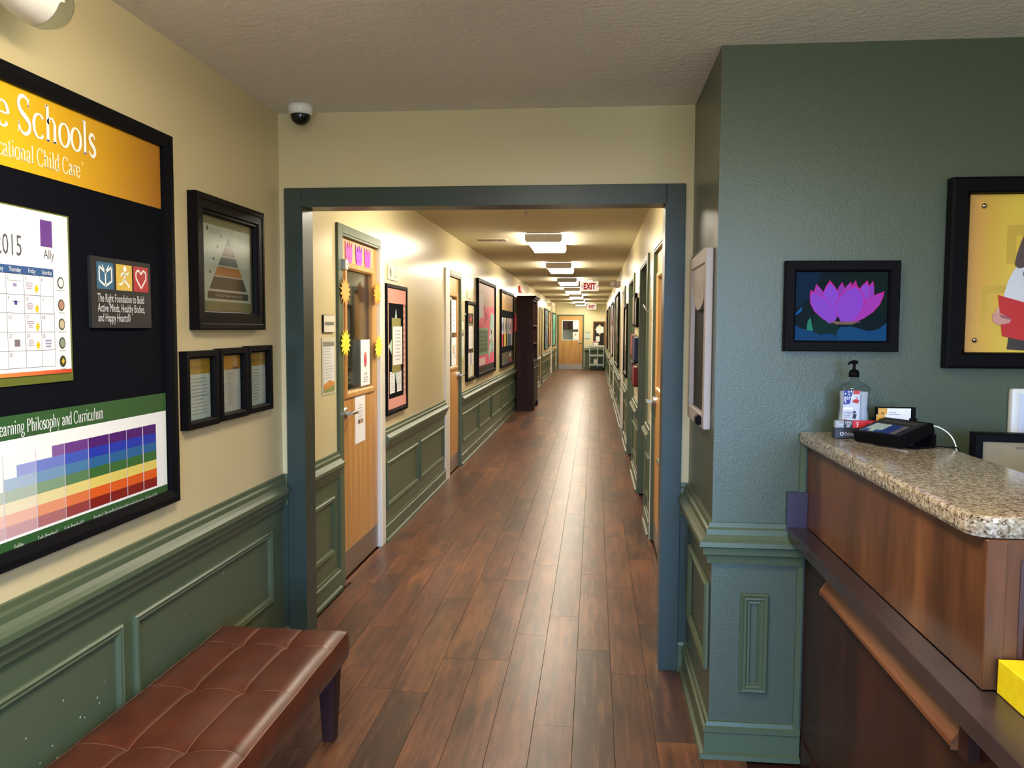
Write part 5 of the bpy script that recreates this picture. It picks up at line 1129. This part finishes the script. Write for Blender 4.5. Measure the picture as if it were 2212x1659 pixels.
# dark lanyard board
t = thing('lanyard_board', fl(13.8, .89, 0), 'black framed board with yellow header and hanging coloured strips beside the bookcase', 'display board')
MB(fl).ring(12.80, .89, 14.78, 2.112, .05, 0, .035, BLACK, [(0, .001), (0, .035), (.04, .035), (.05, .014)]).build('frame', t)
b = MB(fl); b.box(12.83, 14.75, .92, 2.085, .001, .014, NAVY); b.rect(12.86, 1.80, 14.72, 2.08, .0146, ink((196, 150, 72))); b.rect(12.86, .93, 14.72, 1.12, .0146, ink((78, 76, 64))); b.rect(12.86, .93, 13.5, .97, .015, ink((90, 110, 70))).rect(13.5, .93, 14.1, .97, .015, ink((70, 80, 120))).rect(14.1, .93, 14.72, .99, .015, ink((150, 50, 50))).rect(14.2, 1.03, 14.45, 1.09, .015, ink((190, 186, 170))); b.build('felt_panel', t)
for i, (u, top, bot) in enumerate(((13.05, (206, 210, 226), (196, 60, 64)), (13.45, (196, 186, 170), (214, 176, 80)), (13.85, (180, 160, 160), (110, 130, 90)), (14.2, (200, 196, 200), (70, 90, 150)), (14.5, (206, 110, 130), (150, 140, 150)))):
    b = MB(fl); b.box(u - .12, u + .12, 1.42, 1.68, .0150, .022, ink(top, .6)).box(u - .11, u + .11, 1.22, 1.42, .0150, .020, ink(bot, .6)).poly([(u - .1, 1.5), (u + .02, 1.46), (u + .1, 1.56), (u, 1.63)], .0226, ink((90, 96, 140) if i % 2 == 0 else (60, 54, 52))).build('hanging_strip', t)
t = thing('red_pouch', fl(14.9, 1.45, 0), 'dark red fabric pouch with bow hanging beside the bookcase', 'pouch')
MB(fl).prism([(14.83, 1.44), (15.15, 1.46), (15.12, 1.76), (14.88, 1.78)], .002, .05, mat('red_cloth', (140, 14, 26), .8)).build('pouch_body', t, bevel=.01)
b = MB(fl)
for du, dz in ((-.08, .04), (.1, .03), (.02, .1), (.12, -.06)): b.prism([(15.0, 1.79), (15.0 + du, 1.79 + dz), (15.0 + du * .6 + .04, 1.79 + dz + .04)], .02, .03, mat('olive_ribbon_%d' % len(MATS), (74, 70, 34), .7))
b.build('bow', t)
t = thing('fire_alarm', fl(16.2, 2.2, 0), 'red fire alarm strobe above the bookcase', 'fire alarm')
MB(fl).box(15.98, 16.45, 2.205, 2.325, .001, .04, ink((190, 44, 34), .4)).build('alarm_body', t, bevel=.006); MB(fl).box(16.1, 16.35, 2.215, 2.255, .04, .06, WHITE).build('strobe_lens', t, bevel=.006)
# bookcase
X0, X1, Y0, Y1, ZT = XCL + .034, -1.112, 15.28, 16.42, 2.05
t = thing('bookcase', ((X0 + X1) / 2, (Y0 + Y1) / 2, 0), 'tall dark mahogany bookcase standing against the corridor wall', 'bookcase')
MB().box(X0, X1, Y0, Y0 + .03, .0, ZT, MAHOG).build('side_panel', t); MB().box(X0, X1, Y1 - .03, Y1, .0, ZT, MAHOG).build('side_panel', t)
MB().box(X0, X0 + .012, Y0 + .03, Y1 - .03, .05, ZT, MAHOG).build('back_panel', t)
for z in (.06, .90, 1.22, 1.55, ZT - .03): MB().box(X0 + .012, X1 - .01, Y0 + .03, Y1 - .03, z, z + .028, MAHOG).build('shelf', t)
molding([(0, 2.05), (.03, 2.05), (.05, 2.075), (.055, 2.11), (0, 2.11)], [(X0, Y0), (X1, Y0), (X1, Y1), (X0, Y1)][::1], MAHOG, 'crown_molding', t) if False else MB().box(X0, X1 + .03, Y0 - .02, Y1 + .02, ZT, ZT + .03, MAHOG).box(X0, X1 + .055, Y0 - .03, Y1 + .035, ZT + .03, ZT + .06, MAHOG).build('crown_molding', t, bevel=.006)
MB().box(X1 - .01, X1 + .012, Y0 + .03, Y1 - .03, .88, .905, MAHOG).build('waist_molding', t)
for ya, yb in ((Y0 + .03, (Y0 + Y1) / 2 - .003), ((Y0 + Y1) / 2 + .003, Y1 - .03)):
    dr = MB().box(X1 - .012, X1 + .008, ya, yb, .12, .87, MAHOG).build('cupboard_door', t)
    MB().box(X1 + .008, X1 + .02, (ya + yb) / 2 - .05, (ya + yb) / 2 + .05, .78, .79, STEEL).build('handle', dr)
for y in (Y0 + .06, Y1 - .06): MB().box(X1 - .03, X1 + .02, y - .03, y + .03, .0, .1, MAHOG).build('foot', t, bevel=.005)
# far left boards
def art(name, fr, u0, u1, v0, v1, bg, pal, label, n=40, seed=1, frame=BLACK):
    t = thing(name, fr((u0 + u1) / 2, v0, 0), label, 'art board'); rr = random.Random(seed)
    MB(fr).ring(u0, v0, u1, v1, .04, 0, .03, frame, [(0, .001), (0, .03), (.03, .03), (.04, .012)]).build('frame', t)
    b = MB(fr); b.box(u0 + .03, u1 - .03, v0 + .03, v1 - .03, .001, .012, ink(bg))
    for i in range(n):
        x, y = rr.uniform(u0 + .12, u1 - .12), rr.uniform(v0 + .12, v1 - .12); w = rr.uniform(.04, .14) * min(1.0, (u1 - u0)); h = rr.uniform(.04, .12); k = rr.randint(4, 7); a = rr.uniform(0, 6)
        w = min(w, x - u0 - .045, u1 - .045 - x); h = min(h, y - v0 - .045, v1 - .045 - y)
        b.poly([(x + w * math.cos(a + 2 * PI * j / k), y + h * math.sin(a + 2 * PI * j / k)) for j in range(k)], .0125 + .0002 * i, ink(rr.choice(pal)))
    b.build('art_panel', t); return t
art('art_board', fl, 24.25, 26.2, .9, 2.1, (90, 150, 150), [(44, 60, 140), (230, 140, 40), (210, 90, 40), (90, 190, 140), (220, 220, 230), (180, 150, 190), (40, 60, 110)], 'colourful painted board beyond the bookcase door', 60, 2)
art('art_board', fl, 26.35, 27.5, .95, 2.08, (214, 150, 60), [(230, 150, 40), (206, 80, 30), (180, 140, 100), (240, 220, 180), (90, 60, 60)], 'orange painted board farther along the left wall', 36, 3)
art('art_board', fl, 28.85, 31.2, .9, 2.08, (90, 180, 140), [(60, 170, 120), (130, 210, 170), (40, 90, 110), (210, 220, 220), (70, 140, 150)], 'green painted board at the far end of the left wall', 50, 4)
def emergency(fr, u, z, lab):
    t = thing('emergency_light', fr(u, z, 0), lab, 'lamp', 'emergency lights')
    MB(fr).box(u - .15, u + .15, z, z + .1, .001, .07, END).build('housing', t, bevel=.01)
    for s_ in (-1, 1):
        p = fr(u + s_ * .1, z + .06, .10); b = MB(); b.lathe([(.0, .05), (.03, .045), (.05, .0), (.055, -.05), (.05, -.065), (.0, -.075)], p, END, 16, 'Y'); b.build('lamp_head', t)
emergency(FL(XCL), 26.6, 2.225, 'beige emergency light high on the left wall near the corridor end')
emergency(FR(XCR), 14.6, 2.225, 'beige emergency light high on the right corridor wall')

# ------------------------------------------------------------------ corridor right wall things
fr_ = FR(XCR)
sheet('wall_notice', fr_, 6.05, 1.13, 6.25, 1.56, .002, 'grey notice on the right wall between the first two doors', 'notice', (176, 176, 160), rows=8)
t = thing('coat_hook', fr_(6.1, 1.64, 0), 'small metal hook on the right wall by the first door', 'hook'); MB(fr_).box(6.08, 6.12, 1.61, 1.70, .001, .008, STEEL).build('hook_plate', t); MB().tube([fr_(6.1, 1.65, .006), fr_(6.1, 1.63, .045), fr_(6.1, 1.68, .07)], .006, STEEL, 6).build('hook_arm', t)
for u0, u1, v0, v1, lab in ((7.95, 8.25, 1.52, 1.80, 'nearer weathered wooden plaque on the right wall'), (8.35, 8.72, 1.53, 1.86, 'farther weathered wooden plaque on the right wall')):
    t = thing('wood_plaque', fr_(u0, v0, 0), lab, 'plaque', 'wooden plaques on the right wall'); MB(fr_).box(u0, u1, v0, v1, .002, .028, FRAMEB).build('backing', t, bevel=.003); MB(fr_).box(u0 + .03, u1 - .03, v0 + .03, v1 - .03, .028, .032, ink((120, 108, 92))).build('face', t)
for u0, u1, v0, v1, col, lab in ((7.90, 8.30, 1.20, 1.42, (34, 42, 80), 'navy cloth book pocket, upper row nearer'), (8.38, 8.80, 1.24, 1.44, (110, 46, 36), 'rust cloth book pocket, upper row farther'), (7.98, 8.34, .97, 1.14, (110, 24, 34), 'maroon cloth book pocket, lower row nearer'), (8.42, 8.82, 1.0, 1.17, (40, 32, 38), 'black cloth book pocket, lower row farther')):
    t = thing('cloth_pocket', fr_(u0, v0, 0), lab, 'cloth pocket', 'cloth pockets on the right wall'); b = MB(fr_); um = (u0 + u1) / 2
    b.prism([(u0, v0), (u0 + .05, v0 - .02), (um, v0 + .012), (u1 - .05, v0 - .02), (u1, v0), (u1, v1), (um, v1 + .02), (u0, v1)], .002, .045, ink(col, .8)).build('cloth', t, bevel=.006)
    b = MB(fr_); b.box(u0 + .02, u1 - .02, v1 - .004, v1 + .012, .012, .036, WHITE).build('page_edges', t)
t = thing('dark_poster', fr_(10.85, .9, 0), 'dark framed poster between two doors on the right wall', 'poster')
MB(fr_).ring(10.35, .90, 11.4, 1.82, .05, 0, .03, BLACK, [(0, .001), (0, .03), (.04, .03), (.05, .012)]).build('frame', t); b = MB(fr_); b.box(10.38, 11.37, .93, 1.79, .001, .012, ink((150, 140, 120))).rect(10.42, 1.3, 11.33, 1.7, .0126, ink((196, 190, 176))).rect(10.42, .98, 11.33, 1.22, .0126, ink((110, 100, 78))).build('poster_print', t)
art('art_board', fr_, 14.1, 16.5, .85, 2.13, (40, 46, 36), [(50, 60, 40), (30, 36, 30), (90, 110, 60), (180, 90, 50), (40, 100, 60), (200, 200, 206)], 'tall dark green painted board on the right wall', 40, 5)
art('art_board', fr_, 18.4, 20.3, .9, 2.1, (226, 214, 220), [(170, 20, 60), (230, 180, 200), (240, 240, 244), (200, 60, 110)], 'red and white painted board on the right wall', 36, 6)
art('art_board', fr_, 22.4, 24.6, .9, 2.12, (200, 206, 170), [(180, 180, 60), (230, 190, 150), (50, 70, 70), (220, 220, 220)], 'yellow green painted board farther along the right wall', 36, 7)
art('art_board', fr_, 26.0, 28.4, .9, 2.1, (206, 160, 120), [(220, 120, 70), (240, 220, 190), (110, 130, 150), (170, 90, 60)], 'orange collage board near the right end', 36, 8)

# ------------------------------------------------------------------ corridor end
b, c = sheet('door_sheet', fe, -.80, 1.50, -.60, 1.80, .0165, '', '', (214, 222, 232), build=False); b.greek(-.79, -.62, 1.77, 8, .03, .008, c, LGREY, 'L', 3); tag(b.build('door_sheet'), 'upper pale sheet taped on the end door glass', 'paper')
b, c = sheet('door_sheet', fe, -.80, 1.12, -.60, 1.40, .0165, '', '', (228, 226, 224), build=False); b.circle(-.70, 1.30, .035, c, ink((180, 140, 110)), 12); tag(b.build('door_sheet'), 'lower pale sheet taped on the end door glass', 'paper')
sheet('end_sign', fe, -.345, 1.43, -.16, 1.565, .002, 'small cream sign beside the end door', 'sign', (206, 200, 160), rows=2, thick=.006)
sheet('end_notice', fe, -.345, 1.14, -.155, 1.40, .002, 'teal edged notice below the sign beside the end door', 'notice', (190, 206, 196), rows=6, head=(.08, (60, 100, 100)), foot=(.08, (60, 90, 90)))
sheet('end_placard', fe, .15, 1.82, .39, 1.912, .002, 'cream placard above the brown framed end board', 'sign', (214, 214, 180), rows=2, thick=.006)
t = thing('end_board', fe(.17, .865, 0), 'brown framed black notice board on the end wall above the cart', 'notice board')
MB(fe).ring(-.05, .865, .40, 1.795, .05, 0, .03, wood('board_oak', (92, 60, 34), (116, 78, 46), (136, 96, 60), .5), [(0, .001), (0, .03), (.04, .03), (.05, .012)]).build('frame', t)
MB(fe).box(-.02, .37, .895, 1.765, .001, .010, ink((26, 22, 24), .8)).build('felt_panel', t)
cut('paper_star', [(.195, 1.70), (.26, 1.62), (.36, 1.5), (.26, 1.38), (.195, 1.28), (.13, 1.38), (.03, 1.5), (.13, 1.62)], (206, 190, 140), .0128, 'tan paper star on the end notice board', 'paper star', None, fr=fe, th=.0005)
sheet('board_page', fe, .08, 1.37, .34, 1.60, .0165, 'white page over the tan star on the end board', 'paper', rows=6)
sheet('board_leaflet', fe, .06, 1.05, .20, 1.24, .0135, 'small leaflet low on the end board', 'paper', rows=4)
# utility cart
t = thing('utility_cart', (.10, 30.9, 0), 'three tier grey utility cart parked at the corridor end', 'cart')
CG = mat('cart_grey', (190, 200, 198), .5)
for z in (.16, .50, .84): b = MB(); b.box(-.17, .36, 30.66, 31.12, z, z + .02, CG); b.ring(-.17, 30.66, .36, 31.12, .02, z, z + .07, CG); b.build('tray', t, bevel=.004)
for x in (-.16, .13, .345):
    for y in (30.675, 31.105): MB().box(x - .015, x + .015, y - .012, y + .012, .1, .88, CG).build('post', t)
MB().tube([(-.16, 30.68, .88), (-.21, 30.68, .95), (-.21, 31.1, .95), (-.16, 31.1, .88)], .014, CG).build('push_handle', t)
for x in (-.14, .33):
    for y in (30.69, 31.09): MB().lathe([(.0, -.014), (.05, -.014), (.052, 0), (.05, .014), (.0, .014)], (x, y, .052), BLACKM, 14, 'X').build('caster', t)
t = thing('supply_bin', (.09, 30.85, .862), 'white bin with pink lid on top of the cart', 'bin')
loft(MB(), [(.06, 30.85, .864, .085, .085, .5), (.06, 30.85, 1.03, .10, .10, .5)], WHITE).build('bin_body', t); loft(MB(), [(.06, 30.85, 1.03, .11, .11, .5), (.06, 30.85, 1.06, .10, .10, .5)], ink((214, 130, 130))).build('lid', t)
tag(MB().box(-.02, .14, 30.72, 30.95, .183, .42, WHITE).build('storage_tub', bevel=.008), 'white tub on the bottom tray of the cart', 'tub')
tag(MB().box(-.13, -.05, 30.72, 30.9, .183, .24, ink((150, 150, 60))).build('supply_pack', bevel=.006), 'small olive pack on the bottom tray of the cart', 'box')
# things seen through the end door glass
t = thing('storage_cabinet', (-.98, YE + 2.2, 0), 'brown cabinet seen high through the end door glass', 'cabinet')
MB().box(-1.25, -.55, YE + 2.1, YE + 2.498, 1.5, 2.3, CHERRYD).build('cabinet_body', t); MB().box(-1.23, -.91, YE + 2.085, YE + 2.1, 1.52, 2.28, CHERRYD).build('cabinet_door', t); MB().box(-.89, -.57, YE + 2.085, YE + 2.1, 1.52, 2.28, CHERRYD).build('cabinet_door', t)
